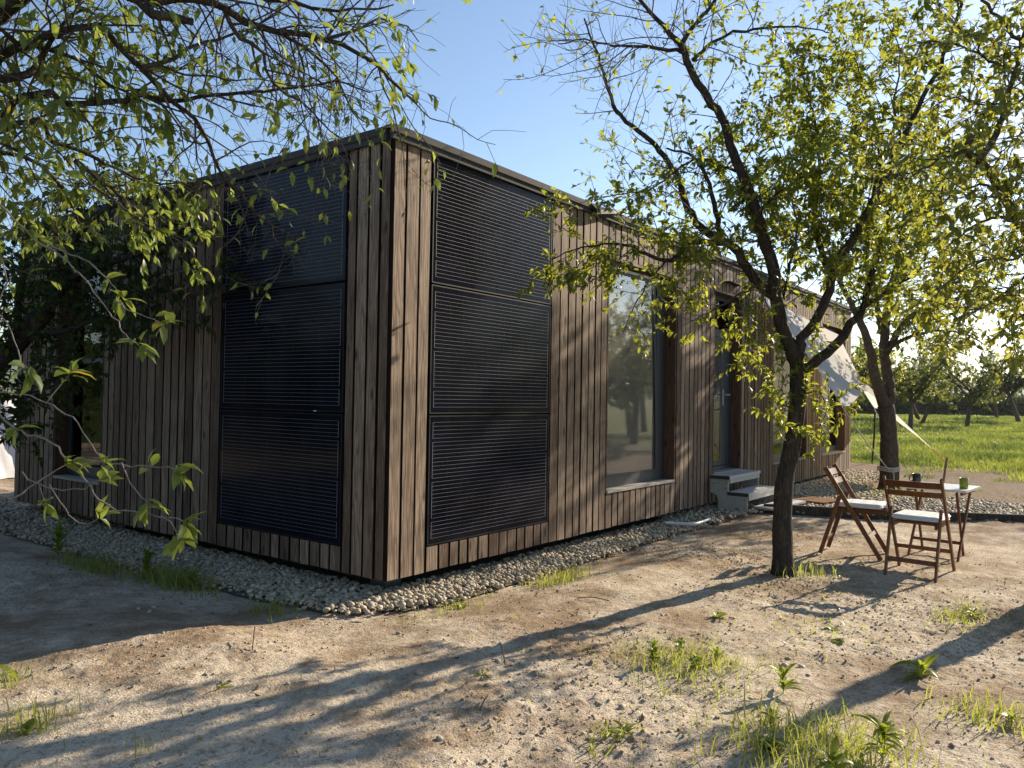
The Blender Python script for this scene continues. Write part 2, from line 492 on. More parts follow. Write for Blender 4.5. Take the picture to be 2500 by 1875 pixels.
M_LEAFN = leaf_mat('overhanging_leaf', (0.075, 0.120, 0.028), (0.130, 0.175, 0.045), (0.42, 0.50, 0.08), odd=0.02)
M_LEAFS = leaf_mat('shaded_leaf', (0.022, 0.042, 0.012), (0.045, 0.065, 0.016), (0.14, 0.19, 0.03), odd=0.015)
M_LEAFB = leaf_mat('far_leaf', (0.055, 0.085, 0.022), (0.110, 0.135, 0.035), (0.28, 0.32, 0.05), odd=0.02)
M_HEDGE = leaf_mat('hedge_leaf', (0.022, 0.045, 0.012), (0.05, 0.075, 0.02), (0.12, 0.16, 0.03), odd=0.0)
M_GRASS = leaf_mat('grass_blade', (0.11, 0.18, 0.03), (0.32, 0.28, 0.11), (0.55, 0.60, 0.09), odd=0.0)
def meadow_mat():
    mt = leaf_mat('meadow_blade', (0.13, 0.19, 0.04), (0.25, 0.25, 0.08), (0.50, 0.56, 0.09), odd=0.0)
    nt = mt.node_tree
    pos = nd(nt, 'NewGeometry').outputs['Position']
    n = nd(nt, 'TexNoise', None, Vector=pos, Scale=0.35, Detail=5.0, Roughness=0.65)
    f = maprange(nt, n.outputs[0], 0.36, 0.62)
    for b in [x for x in nt.nodes if x.bl_idname in ('ShaderNodeBsdfPrincipled', 'ShaderNodeBsdfTranslucent')]:
        s = b.inputs[0]
        old = s.links[0].from_socket
        nt.links.new(mix(nt, f, (0.05, 0.095, 0.02), old), s)
    return mt
M_MEADOW = meadow_mat()
M_WEED = leaf_mat('weed_leaf', (0.09, 0.15, 0.025), (0.16, 0.21, 0.035), (0.52, 0.60, 0.06), odd=0.0)
M_FALLY = leaf_mat('yellow_fallen_leaf', (0.45, 0.25, 0.03), (0.38, 0.17, 0.04), (0.4, 0.22, 0.02), odd=0.0, tw=0.2)
M_FALLB = leaf_mat('brown_fallen_leaf', (0.16, 0.08, 0.04), (0.26, 0.17, 0.09), (0.2, 0.1, 0.03), odd=0.0, tw=0.15)
M_CLOD = plain('soil_clod', (0.36, 0.285, 0.205), 0.95, 0.1, noise=0.4, nscale=12, bump=0.6, bscale=120)
M_HILL = plain('wooded_hill', (0.07, 0.10, 0.045), 0.95, 0.05, noise=0.4, nscale=0.02)
M_TARP = cloth_mat('white_tarp', (0.80, 0.80, 0.80), (0.6, 0.6, 0.6), 0.3)

# ------------------------------------------------------------------ ground
def ground_h(x, y):
    x = np.asarray(x, float); y = np.asarray(y, float)
    h = 0.05 * vnoise(x * 0.55, y * 0.55, 1) + 0.030 * vnoise(x * 2.1, y * 2.1, 2)
    fade = np.clip((60 - np.hypot(x, y)) / 40, 0, 1)
    clod = 0.014 * vnoise(x * 7, y * 7, 3) + 0.020 * np.maximum(0, vnoise(x * 19, y * 19, 4) - 0.14) + 0.024 * np.maximum(0, vnoise(x * 31, y * 31, 5) - 0.08)
    rough = 0.35 + 1.3 * np.clip(vnoise(x * 0.9, y * 0.9, 6) + 0.5, 0, 1)
    # level under the building and its gravel
    d = np.maximum(np.maximum(-0.9 - x, x - 15), np.maximum(-0.6 - y, y - 8))
    lev = np.clip(d / 0.6, 0, 1)
    sink = -0.045 * np.clip(1 - lev * 1.6, 0, 1) * (1 - np.clip((x - 4.8) / 1.4, 0, 1))
    return (h * 0.8 * (0.15 + 0.85 * lev) + clod * rough * (0.3 + 0.7 * lev)) * (0.3 + 0.7 * fade) + sink

def graded(parts):
    a = []
    for x0, x1, st in parts:
        a.append(np.arange(x0, x1, st))
    return np.concatenate(a + [np.array([parts[-1][1]])])

def geo(a, b, n):
    return a * (b / a) ** (np.arange(1, n + 1) / n)

gx = graded([(-3.6, 4.2, 0.021), (4.2, 9.5, 0.05), (9.5, 22, 0.25)])
gy = graded([(-4.5, 0.9, 0.021), (0.9, 4.0, 0.05), (4.0, 12, 0.25)])
gx = np.concatenate([(-3.6 - geo(0.05, 5000, 42))[::-1], gx, 22 + geo(0.4, 6000, 36)])
gy = np.concatenate([(-4.5 - geo(0.05, 5000, 42))[::-1], gy, 12 + geo(0.4, 6000, 36)])
X, Y = np.meshgrid(gx, gy, indexing='ij')
jit = 0.006 * ((np.abs(X) < 5) & (np.abs(Y) < 5))
X2 = X + jit * (rng.random(X.shape) - 0.5); Y2 = Y + jit * (rng.random(Y.shape) - 0.5)
Z = ground_h(X2, Y2)
nx, ny = X.shape
ii, jj = np.meshgrid(np.arange(nx - 1), np.arange(ny - 1), indexing='ij')
b0 = (ii * ny + jj).ravel()
F = np.stack([b0, b0 + ny, b0 + ny + 1, b0 + 1], axis=1)
ground = link('ground', np_mesh('ground', np.stack([X2.ravel(), Y2.ravel(), Z.ravel()], 1), F, M_SOIL, smooth=True))
tag(ground, 'dry crumbly bare soil running out into meadow', kind='structure')

# far wooded hills
hx = []
az = np.linspace(RAD(-60), RAD(110), 90)
rows = [(2400, 0.0), (2600, 0.35), (2900, 0.8), (3200, 1.0), (3700, 0.7), (4300, -0.05)]
V = []
for r, k in rows:
    for a in az:
        top = 100 + 38 * vnoise(a * 5, 3.3, 11) + 26 * vnoise(a * 13, 1.7, 12) + 10 * vnoise(a * 40, r * 0.01, 13)
        V.append((r * math.cos(a), r * math.sin(a), -4 + float(top) * k))
n = len(az)
F = np.array([(i * n + j, i * n + j + 1, (i + 1) * n + j + 1, (i + 1) * n + j) for i in range(len(rows) - 1) for j in range(n - 1)])
tag(link('hills', np_mesh('hills', np.array(V), F, M_HILL, smooth=True)), 'low wooded hills on the horizon', kind='structure')

# ------------------------------------------------------------------ gravel bed and pebbles
GRAV = np.array([(-0.25, 8.3), (-0.68, 5.2), (-0.70, 3.6), (-0.66, 2.1), (-0.58, 0.95), (-0.50, 0.28), (-0.40, -0.02), (-0.14, -0.22), (0.2, -0.34), (0.9, -0.39), (1.6, -0.41), (2.5, -0.38), (3.5, -0.38), (4.7, -0.42), (5.9, -0.48), (6.7, -0.60), (6.98, -1.47), (7.38, -2.25), (7.75, -3.0), (8.05, -3.6), (8.95, -6.0), (10.9, -6.0), (10.0, -3.4), (10.2, -2.7), (10.0, -1.75), (10.5, -1.0), (12, -0.85), (14.3, -0.75), (14.7, 0.3), (14.0, 0.45), (0.45, 0.45), (0.45, 8.3)])

def inside(px, py, poly):
    r = np.zeros(px.shape, bool)
    x0, y0 = poly[-1]
    for x1, y1 in poly:
        c = ((y0 > py) != (y1 > py)) & (px < (x1 - x0) * (py - y0) / (y1 - y0 + 1e-12) + x0)
        r ^= c
        x0, y0 = x1, y1
    return r

def gravel_z(x):
    return -0.028 + 0.046 * np.clip((np.asarray(x, float) - 4.8) / 1.4, 0, 1)
cx_, cy_g = np.meshgrid(np.arange(-1.1, 15.0, .1), np.arange(-6.2, 8.4, .1), indexing='ij')
keep = inside(cx_ + .05, cy_g + .05, GRAV)[:-1, :-1]
nyb = cx_.shape[1]
bi, bj = np.where(keep)
b0 = bi * nyb + bj
Vb_ = np.stack([cx_.ravel(), cy_g.ravel(), gravel_z(cx_.ravel())], 1)
Fb_ = np.stack([b0, b0 + nyb, b0 + nyb + 1, b0 + 1], 1)
used, invx = np.unique(Fb_, return_inverse=True)
me = np_mesh('gravel_bed', Vb_[used], invx.reshape(-1, 4), M_BED)
bed = tag(link('gravel_bed', me), 'strip of grey river gravel round the timber house', kind='structure')

def ico(level):
    b = bmesh.new()
    bmesh.ops.create_icosphere(b, subdivisions=level, radius=1.0)
    V = np.array([v.co[:] for v in b.verts]); Fc = np.array([[v.index for v in f.verts] for f in b.faces])
    b.free()
    return V, Fc

def rot_mats(n, flat=0.35):
    a = rng.random(n) * 2 * np.pi; tx = (rng.random(n) - 0.5) * 2 * flat; ty = (rng.random(n) - 0.5) * 2 * flat
    ca, sa = np.cos(a), np.sin(a)
    Rz = np.zeros((n, 3, 3)); Rz[:, 0, 0] = ca; Rz[:, 0, 1] = -sa; Rz[:, 1, 0] = sa; Rz[:, 1, 1] = ca; Rz[:, 2, 2] = 1
    cx, sx = np.cos(tx), np.sin(tx)
    Rx = np.zeros((n, 3, 3)); Rx[:, 0, 0] = 1; Rx[:, 1, 1] = cx; Rx[:, 1, 2] = -sx; Rx[:, 2, 1] = sx; Rx[:, 2, 2] = cx
    cy_, sy = np.cos(ty), np.sin(ty)
    Ry = np.zeros((n, 3, 3)); Ry[:, 0, 0] = cy_; Ry[:, 0, 2] = sy; Ry[:, 1, 1] = 1; Ry[:, 2, 0] = -sy; Ry[:, 2, 2] = cy_
    return Rx @ Ry @ Rz

def lumps(V0, F0, pos, size, flat, rough=0.12, stretch=(0.75, 1.25)):
    n = len(pos); k = len(V0)
    S = np.stack([rng.uniform(*stretch, n), rng.uniform(*stretch, n), rng.uniform(*flat, n)], 1) * size[:, None]
    P = V0[None] * (1 + rough * (rng.random((n, k, 1)) - 0.5) * 2)
    P = P * S[:, None, :]
    P = np.einsum('nij,nkj->nki', rot_mats(n), P) + pos[:, None, :]
    Fc = (F0[None] + (np.arange(n) * k)[:, None, None]).reshape(-1, F0.shape[1])
    return P.reshape(-1, 3), Fc

V1, F1 = ico(2)
V0, F0 = ico(1)
def scatter(poly, dens, x0, x1, y0, y1):
    n = int((x1 - x0) * (y1 - y0) * dens)
    px = rng.uniform(x0, x1, n); py = rng.uniform(y0, y1, n)
    jx = px + rng.normal(0, 0.05, n) + 0.10 * vnoise(px * 3, py * 3, 51); jy = py + rng.normal(0, 0.05, n) + 0.10 * vnoise(px * 3, py * 3, 52)
    k = inside(jx, jy, poly)
    return px[k], py[k]
def pebbles(px, py, lo, hi):
    r = lo + (hi - lo) * rng.random(len(px)) ** 2.2
    z = gravel_z(px) + r * 0.35 + rng.random(len(px)) * 0.028
    return np.stack([px, py, z], 1), r
# near part
a = scatter(GRAV, 2500, -1.2, 5.2, -0.75, 4.6)
P, Rr = pebbles(a[0], a[1], 0.0085, 0.026)
hide = (P[:, 0] > 0.20) & (P[:, 1] > 0.20)
P, Rr = P[~hide], Rr[~hide]
dist = np.linalg.norm(P - CAM_POS, axis=1)
order = np.argsort(dist / Rr)
single, rest = order[:300], order[300:]
nearr = rest[dist[rest] < 6.6]; farr = rest[dist[rest] >= 6.6]
Va, Fa = lumps(V1, F1, P[nearr], Rr[nearr], (0.5, 0.85))
Vb, Fb = lumps(V0, F0, P[farr], Rr[farr] * 1.05, (0.5, 0.85))
b = scatter(GRAV, 800, 5.2, 15.0, -6.2, 0.6)
P2, R2 = pebbles(b[0], b[1], 0.016, 0.036)
Vc, Fc = lumps(V0, F0, P2, R2, (0.45, 0.8))
b = scatter(GRAV, 900, -1.2, 0.4, 4.6, 8.3)
P3, R3 = pebbles(b[0], b[1], 0.014, 0.032)
Vd, Fd = lumps(V0, F0, P3, R3, (0.45, 0.8))
VV = np.vstack([Va, Vb, Vc, Vd])
FF = np.vstack([Fa, Fb + len(Va), Fc + len(Va) + len(Vb), Fd + len(Va) + len(Vb) + len(Vc)])
peb = tag(link('pebbles', np_mesh('pebbles', VV, FF, M_PEB, smooth=True), bed), kind='stuff')
peb_meshes = []
for k in range(8):
    Vp, Fp = lumps(V1, F1, np.zeros((1, 3)), np.ones(1), (0.5, 0.8), rough=0.10)
    peb_meshes.append(np_mesh('pebble', Vp, Fp, M_PEB, smooth=True))
for i in single:
    o = link('pebble', peb_meshes[i % 8], bed)
    o.location = P[i]; s = Rr[i]; o.scale = (s, s, s); o.rotation_euler = (random.uniform(-.3, .3), random.uniform(-.3, .3), random.uniform(0, 6.28))

# ------------------------------------------------------------------ the house
Z0, Z1 = 0.12, 3.535          # cladding foot and head
LX, LY = 13.9, 6.83
house = tag(empty('timber_house', (0, 0, 0)), 'flat-roofed house clad in weathered vertical brown boards with stacked solar panels', 'house')
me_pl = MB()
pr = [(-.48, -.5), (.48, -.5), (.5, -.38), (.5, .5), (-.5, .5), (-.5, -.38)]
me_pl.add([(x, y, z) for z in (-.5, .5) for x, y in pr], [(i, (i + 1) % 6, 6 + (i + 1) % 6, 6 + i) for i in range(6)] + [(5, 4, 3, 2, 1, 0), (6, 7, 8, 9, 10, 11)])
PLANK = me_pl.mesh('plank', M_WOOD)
PLANK.materials.append(M_GAPSHADE)
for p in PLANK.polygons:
    if abs(p.normal.x) > .9: p.material_index = 1        # side faces coloured near-black, painting in the shade of the gaps

class Wall:
    """a wall running along +u; u maps to X (face y = 0) or to Y (face x = 0)"""
    def __init__(s, axis):
        s.axis = axis
    def box(s, mb, u0, u1, d0, d1, z0, z1):      # d = depth behind the face
        if s.axis == 'x': mb.box(u0, u1, d0, d1, z0, z1)
        else: mb.box(d0, d1, u0, u1, z0, z1)
        return mb
    def part(s, name, mat, parent, boxes):
        mb = MB()
        for q in boxes: s.box(mb, *q)
        return mb.build(name, mat, parent)
    def plank(s, u0, u1, z0, z1, parent):
        o = link('plank', PLANK, parent)
        th = 0.036; dep = random.uniform(-0.003, 0.002)
        c = ((u0 + u1) / 2, th / 2 + dep)
        o.location = (c[0], c[1], (z0 + z1) / 2) if s.axis == 'x' else (c[1], c[0], (z0 + z1) / 2)
        o.scale = (u1 - u0, th, z1 - z0)
        o.rotation_euler = (0, random.uniform(-.0007, .0007), (0 if s.axis == 'x' else -math.pi / 2))
    def clad(s, u0, u1, openings, parent, pitch=0.139):
        edges = sorted({u0, u1, *[q for o in openings for q in o[:2]]})
        for a, b in zip(edges[:-1], edges[1:]):
            n = max(1, round((b - a) / pitch))
            w = np.array([random.uniform(0.86, 1.14) for _ in range(n)]); w = w / w.sum() * (b - a)
            op = next((o for o in openings if o[0] <= a + 1e-6 and o[1] >= b - 1e-6), None)
            p = a
            for k in range(n):
                g = random.uniform(0.0065, 0.0125)
                lo = p + g; hi = p + w[k] - g
                p += w[k]
                j = lambda: random.uniform(-.004, .004)
                if op is None:
                    s.plank(lo, hi, Z0 + j(), Z1, parent)
                else:
                    if op[2] - Z0 > 0.05: s.plank(lo, hi, Z0 + j(), op[2] - 0.006, parent)
                    if Z1 - op[3] > 0.05: s.plank(lo, hi, op[3] + 0.006, Z1, parent)

WR, WL = Wall('x'), Wall('y')
ZP = (0.325, 3.535)
openR = [(0.43, 2.19, *ZP), (3.30, 5.07, 0.50, 3.13), (6.28, 7.36, 0.50, 3.13), (8.79, 10.68, 0.50, 3.13), (11.66, 13.42, 0.50, 3.13)]
openL = [(0.52, 2.26, *ZP), (4.53, 5.72, 0.49, 3.15)]

def membrane(W, u0, u1, openings, parent, name):
    bx = []
    holes = [o for o in openings if o[2] != ZP[0]]
    p = u0
    for o in sorted(holes):
        bx.append((p, o[0], 0.062, 0.20, Z0 + .02, Z1))
        bx.append((o[0], o[1], 0.062, 0.20, Z0 + .02, o[2] - 0.035))
        bx.append((o[0], o[1], 0.034, 0.20, o[3] + 0.035, Z1))
        p = o[1]
    bx.append((p, u1, 0.062, 0.20, Z0 + .02, Z1))
    return W.part(name, M_MEMB, parent, bx)

wr = membrane(WR, 0.062, LX - .03, openR, house, 'cladding_wall'); wr['label'] = 'long wall with tall windows and a glazed door'
wl = membrane(WL, 0.21, LY - .03, openL, house, 'cladding_wall'); wl['label'] = 'shaded end wall with a tall dark window'
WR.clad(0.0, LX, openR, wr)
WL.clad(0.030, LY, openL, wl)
# the far end wall and back wall, floor, roof
MB().box(LX - 0.20, LX - 0.001, 0.21, LY - .2, Z0 + .02, Z1).build('end_wall', M_WOOD, house)
MB().box(0.21, LX - .2, LY - 0.2, LY - .001, Z0 + .02, Z1).build('rear_wall', M_WOOD, house)
MB().box(0.04, LX - .04, 0.04, LY - .04, Z0 + .004, Z0 + 0.16).build('floor_slab', M_ROOM, house)
MB().box(0.21, LX - .21, 3.4, 3.5, Z0 + 0.165, Z1 - .12).build('room_partition', M_ROOM, house)
roof = MB().box(0.02, LX - .02, 0.02, LY - .02, Z1 - 0.11, 3.60).build('roof', M_MEMB, house)
# fascia in lengths, an upper and a lower fold
def fascia(W, u0, u1, seg):
    u = u0
    while u < u1 - 0.01:
        v = min(u + seg, u1)
        mb = MB()
        prof = [(0.0, 3.516), (-0.030, 3.516), (-0.030, 3.556), (-0.046, 3.566), (-0.046, 3.622), (0.06, 3.630), (0.06, 3.605), (0.0, 3.60)]
        pts = []
        for q in (u + 0.0015, v - 0.0015):
            for d, z in prof:
                pts.append((q, d, z) if W.axis == 'x' else (d, q, z))
        n = len(prof)
        fc = [(i, (i + 1) % n, n + (i + 1) % n, n + i) for i in range(n)] + [tuple(range(n)), tuple(range(2 * n - 1, n - 1, -1))]
        mb.add(pts, fc).build('fascia', M_FASCIA, roof)
        u = v
fascia(WR, -0.046, LX + .02, 1.98)
fascia(WL, 0.062, LY + .02, 2.4)

def solar_panel(W, u0, u1, z0, z1, flip):
    p = W.part('solar_panel', M_BLACK, house, [(u0 + .03, u1 - .03, 0.016, 0.040, z0 + .02, z1 - .02)])
    W.part('frame', M_BLACK, p, [(u0, u1, -0.003, 0.030, z0, z0 + 0.010), (u0, u1, -0.003, 0.030, z1 - 0.010, z1), (u0, u0 + 0.010, -0.003, 0.030, z0 + .010, z1 - .010), (u1 - 0.010, u1, -0.003, 0.030, z0 + .010, z1 - .010)])
    W.part('cell_sheet', M_CELL, p, [(u0 + .010, u1 - .010, -0.001, 0.010, z0 + .010, z1 - .010)])
    mb = MB()
    n = 30
    a, b = u0 + 0.045, u1 - 0.045
    zs = np.linspace(z1 - 0.055, z0 + 0.055, n)
    t = 0.0007
    for z in zs: W.box(mb, a, b, -0.0020, -0.0014, z - t, z + t)
    groups = (((0, 9), (10, 19), (20, 29)), ((0, 4), (5, 14), (15, 24), (25, 29)))
    for side, gr in zip((a, b) if flip else (b, a), groups):
        for i, j in gr: W.box(mb, side - 0.0014, side + 0.0014, -0.0022, -0.0016, zs[j] - 0.002, zs[i] + 0.002)
    tag(mb.build('conductor_lines', M_LINE, p), kind='stuff')
    return p
for k, (a, b) in enumerate(((0.330, 1.385), (1.400, 2.455), (2.470, 3.522))):
    solar_panel(WR, 0.446, 2.176, a, b, False)
    q = solar_panel(WL, 0.536, 2.246, a, b, False)
    if k == 1:
        WL.part('rating_sticker', M_WHITE, q, [(0.86, 0.895, -0.0050, -0.0035, a + .001, a + .009)])

def lining(W, o, parent, dep=0.17, sill_out=0.012):
    u0, u1, z0, z1 = o
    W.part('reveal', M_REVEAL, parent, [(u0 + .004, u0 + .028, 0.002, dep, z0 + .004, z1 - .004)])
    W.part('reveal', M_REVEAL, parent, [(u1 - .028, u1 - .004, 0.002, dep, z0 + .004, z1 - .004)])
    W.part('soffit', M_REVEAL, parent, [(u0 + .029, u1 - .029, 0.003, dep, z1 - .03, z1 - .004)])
    W.part('head_trim', M_WOOD, parent, [(u0 + .004, u1 - .004, -0.006, 0.002, z1 - .028, z1 + .002)])
    W.part('sill', M_SILLW, parent, [(u0 + .029, u1 - .029, -sill_out, dep, z0 + .002, z0 + .030)])

def window(W, o, stile0, stile1, rail, blind, mull=None):
    gl = M_GLASSB if blind else M_GLASS
    u0, u1, z0, z1 = o
    u0 += .029; u1 -= .029; z0 += .031; z1 -= .031
    d0, d1 = 0.150, 0.215
    w = W.part('window', M_FRAME, house, [(u0, u0 + stile0, d0, d1, z0, z1), (u1 - stile1, u1, d0, d1, z0, z1), (u0 + stile0, u1 - stile1, d0, d1, z0, z0 + rail), (u0 + stile0, u1 - stile1, d0, d1, z1 - 0.07, z1)])
    lining(W, o, w, dep=d0 - .002)
    a, b = u0 + stile0, u1 - stile1
    if mull:
        W.part('mullion', M_FRAME, w, [(mull - .03, mull + .03, d0 + .003, d1 - .003, z0 + rail, z1 - .07)])
        W.part('pane', M_GLASS, w, [(a, mull - .03, 0.156, 0.161, z0 + rail, z1 - .07)])
        W.part('pane', M_GLASS, w, [(mull + .03, b, 0.156, 0.161, z0 + rail, z1 - .07)])
    else:
        W.part('pane', gl, w, [(a, b, 0.156, 0.161, z0 + rail, z1 - .07)])
    W.part('glazing_bead', M_FRAME, w, [(a, a + .012, d0 - .004, d0 + .004, z0 + rail + .012, z1 - .082), (b - .012, b, d0 - .004, d0 + .004, z0 + rail + .012, z1 - .082), (a, b, d0 - .004, d0 + .004, z0 + rail, z0 + rail + .012), (a, b, d0 - .004, d0 + .004, z1 - .082, z1 - .07)])
    if blind:
        W.part('blind', M_BLIND, w, [(u0 + stile0, u1 - stile1, 0.166, 0.168, z0 + rail, z1 - .07)])
    return w
w1 = window(WR, openR[1], 0.05, 0.24, 0.13, True); w1['label'] = 'tall window with a drawn pale blind'
# leaning sash edge and the pale blind rail of the first window
WR.part('blind_rail', M_WHITE, w1, [(3.34, 5.02, 0.128, 0.149, 3.045, 3.075)])
mb = MB(); mb.bar((4.70, 0.146, 3.03), (4.83, 0.146, 0.66), 0.035, 0.008, (0, 1, 0)); mb.build('tilted_sash_edge', M_FRAME, w1)
w3 = window(WR, openR[3], 0.07, 0.09, 0.10, False, mull=9.75); w3['label'] = 'tall window partly behind the white sail'
w4 = window(WR, openR[4], 0.07, 0.09, 0.10, False, mull=12.7); w4['label'] = 'farthest tall window near the house corner'
w5 = window(WL, openL[1], 0.08, 0.08, 0.12, False); w5['label'] = 'tall dark window in the shaded wall'
WL.part('transom_bar', M_FRAME, w5, [(4.64, 5.61, 0.152, 0.214, 1.87, 1.92)])

# the glazed door
o = openR[2]
u0, u1, z0, z1 = o[0] + .029, o[1] - .029, o[2] + .031, o[3] - .031
door = WR.part('door', M_FRAME, house, [(u0, u0 + .05, .15, .215, z0, z1), (u1 - .05, u1, .15, .215, z0, z1), (u0 + .05, u1 - .05, .15, .215, z1 - .06, z1), (u0 + .05, u1 - .05, .15, .215, 2.50, 2.60), (u0 + .05, u1 - .05, .15, .215, z0, z0 + .05)])
door['label'] = 'narrow glazed door with a transom light'
lining(WR, o, door, dep=.148)
lf = WR.part('door_leaf', M_FRAME, door, [(u0 + .055, u0 + .12, .162, .225, z0 + .06, 2.495), (u1 - .40, u1 - .055, .162, .225, z0 + .06, 2.495), (u0 + .12, u1 - .40, .162, .225, z0 + .06, z0 + .14), (u0 + .12, u1 - .40, .162, .225, 2.40, 2.495), (u0 + .12, u1 - .40, .164, .223, 1.40, 1.43)])
WR.part('pane', M_GLASS, door, [(u0 + .12, u1 - .40, .166, .171, z0 + .14, 2.40)])
WR.part('pane', M_GLASS, door, [(u0 + .05, u1 - .05, .184, .190, 2.60, z1 - .06)])
WR.part('blind', M_BLIND, door, [(u0 + .12, u1 - .40, .178, .180, z0 + .14, 2.40)])
mb = MB(); mb.box(u1 - .33, u1 - .295, .150, .161, 1.48, 1.72); mb.tube([(u1 - .31, .15, 1.64), (u1 - .31, .095, 1.64), (u1 - .20, .09, 1.64)], .010, 8)
mb.build('handle', M_STEPG, door)

# foundation blocks in the shadow gap
for (x, y) in ((0.36, 0.38), (0.5, 3.4), (0.5, 6.4), (2.7, 0.55), (5.2, 0.55), (7.8, 0.55), (10.4, 0.55), (13.4, 0.55)):
    MB().box(x - .09, x + .09, y - .09, y + .09, -0.10, Z0 + .003).build('foundation_block', M_CONC, house)
# dark flat brackets on the roof edge, a small lamp arm over the door
for x, s in ((2.92, 1.0), (5.75, 0.9), (9.3, 0.9)):
    mb = MB()
    mb.add([(x - .04, -.10, 3.50), (x + .30 * s, -.10, 3.57), (x + .62 * s, -.06, 3.655), (x + .62 * s, .25, 3.69), (x, .25, 3.66), (x - .12, -.02, 3.60)] + [(x - .04, -.10, 3.545), (x + .30 * s, -.10, 3.615), (x + .62 * s, -.06, 3.69), (x + .62 * s, .25, 3.72), (x, .25, 3.70), (x - .12, -.02, 3.65)],
           [(0, 1, 4, 5), (1, 2, 3, 4), (6, 11, 10, 7), (7, 10, 9, 8)] + [(i, 6 + i, 6 + (i + 1) % 6, (i + 1) % 6) for i in range(6)])
    mb.build('roof_bracket', M_BLACK, roof)
mb = MB(); mb.box(6.62, 7.10, -.10, -.002, 3.262, 3.278); mb.tube([(7.05, -.02, 3.27), (7.20, -.09, 3.30), (7.30, -.03, 3.36)], .004, 6)
mb.build('wall_bracket', M_BLACK, house)

# ------------------------------------------------------------------ doorstep, boards, pipe, mat, edging
def gz(x, y): return float(ground_h(np.array([x]), np.array([y]))[0])

st = tag(empty('doorstep', (6.80, -0.3, 0.04)), 'grey two-tread plastic doorstep under the glazed door', 'step')
def side_panel(x):
    """stepped side plate with an arched cut-out, in the y-z plane"""
    y = lambda v: v + 0.3
    prof = [(-.53, -.06), (-.53, .205), (-.26, .205), (-.26, .42), (.015, .42), (.015, .23), (-.055, .22), (-.10, .19), (-.12, .14), (-.12, .03), (-.20, -.01), (-.28, -.015), (-.34, .0), (-.36, .04), (-.40, .06), (-.42, .02), (-.44, -.06)]
    mb = MB(); n = len(prof)
    v = [(x + dx - 6.80, y(p[0]), p[1]) for dx in (-.012, .012) for p in prof]
    f = [(i, (i + 1) % n, n + (i + 1) % n, n + i) for i in range(n)]
    # faces split into strips so that the concave outline fills cleanly
    for base, rev in ((0, False), (n, True)):
        polys = [(0, 1, 2, 11, 12, 13, 14, 15, 16), (2, 3, 4, 5, 6, 7, 8, 9, 10, 11)]
        for q in polys:
            q = tuple(base + i for i in q)
            f.append(q[::-1] if rev else q)
    return mb.add(v, f)
for x in (6.22, 7.40):
    sp_ = side_panel(x).build('side_panel', M_STEPG, st)
    mb = MB()
    for yy, zz in ((-.49, .16), (-.49, .05), (-.22, .37), (-.22, .30), (-.12, .37), (-.05, .36)):
        mb.lathe([(0.0, .004), (.008, .003), (.010, 0)], 8)
        for k in range(24):
            px, py, pz = mb.v[-24 + k]
            mb.v[-24 + k] = (x - 6.80 - .012 - pz, yy + .3 + px, zz + py)
    mb.build('bolts', M_CONC, sp_)['kind'] = 'stuff'
for y0, y1, z in ((-.285, .02, .43), (-.555, -.255, .215)):
    MB().box(-.60, .62, y0 + .3, y1 + .3, z, z + .042).build('tread', M_STEPT, st)
    MB().box(-.612, -.601, y0 + .3, y1 + .3, z - .002, z + .040).build('tread_end', M_STEPE, st)
    MB().box(-.57, .59, y0 + .305, y0 + .325, z - .06, z - .002).build('riser_bar', M_STEPG, st)

b = MB().box(-.52, .60, -.14, .14, 0, .028).build('landing_board', M_STEPT)
b.location = (7.02, -.70, .066); b.rotation_euler = (.02, -.01, -.10)
tag(b, 'grey board lying flat on the gravel before the doorstep', 'board')
b = MB().box(-.30, .30, -.26, .26, 0, .02).build('doormat', M_MAT)
b.location = (8.05, -.95, .062); b.rotation_euler = (0, 0, -.25)
tag(b, 'brown coir doormat on the gravel beyond the step', 'doormat')
pts = [(4.58, -.10, .045), (4.66, -.22, .04), (4.72, -.38, .042), (4.80, -.42, .042), (5.02, -.42, .046), (5.22, -.41, .050)]
tag(MB().tube(smooth_path(pts, .04), .020, 10).build('bent_pipe', M_WHITE, smooth=True), 'white bent plastic pipe lying on gravel by the wall', 'pipe')
e = MB()
ep = [(6.66, -.60), (6.98, -1.47), (7.38, -2.25), (7.75, -3.0), (8.05, -3.6), (8.5, -4.8)]
for k, ((xa, ya), (xb, yb)) in enumerate(zip(ep[:-1], ep[1:])):
    e = MB().bar((xa, ya, .045), (xb, yb, .045), .15, .08, (1, .4, 0), .2).build('edging_timber', M_BEAM)
    tag(e, ['short dark timber edging nearest the house wall', 'dark edging timber behind the tree trunk', 'dark edging timber behind the side-on chair', 'dark edging timber behind the folding table', 'dark edging timber running out past the table'][k], 'edging', 'timbers edging the gravel path')

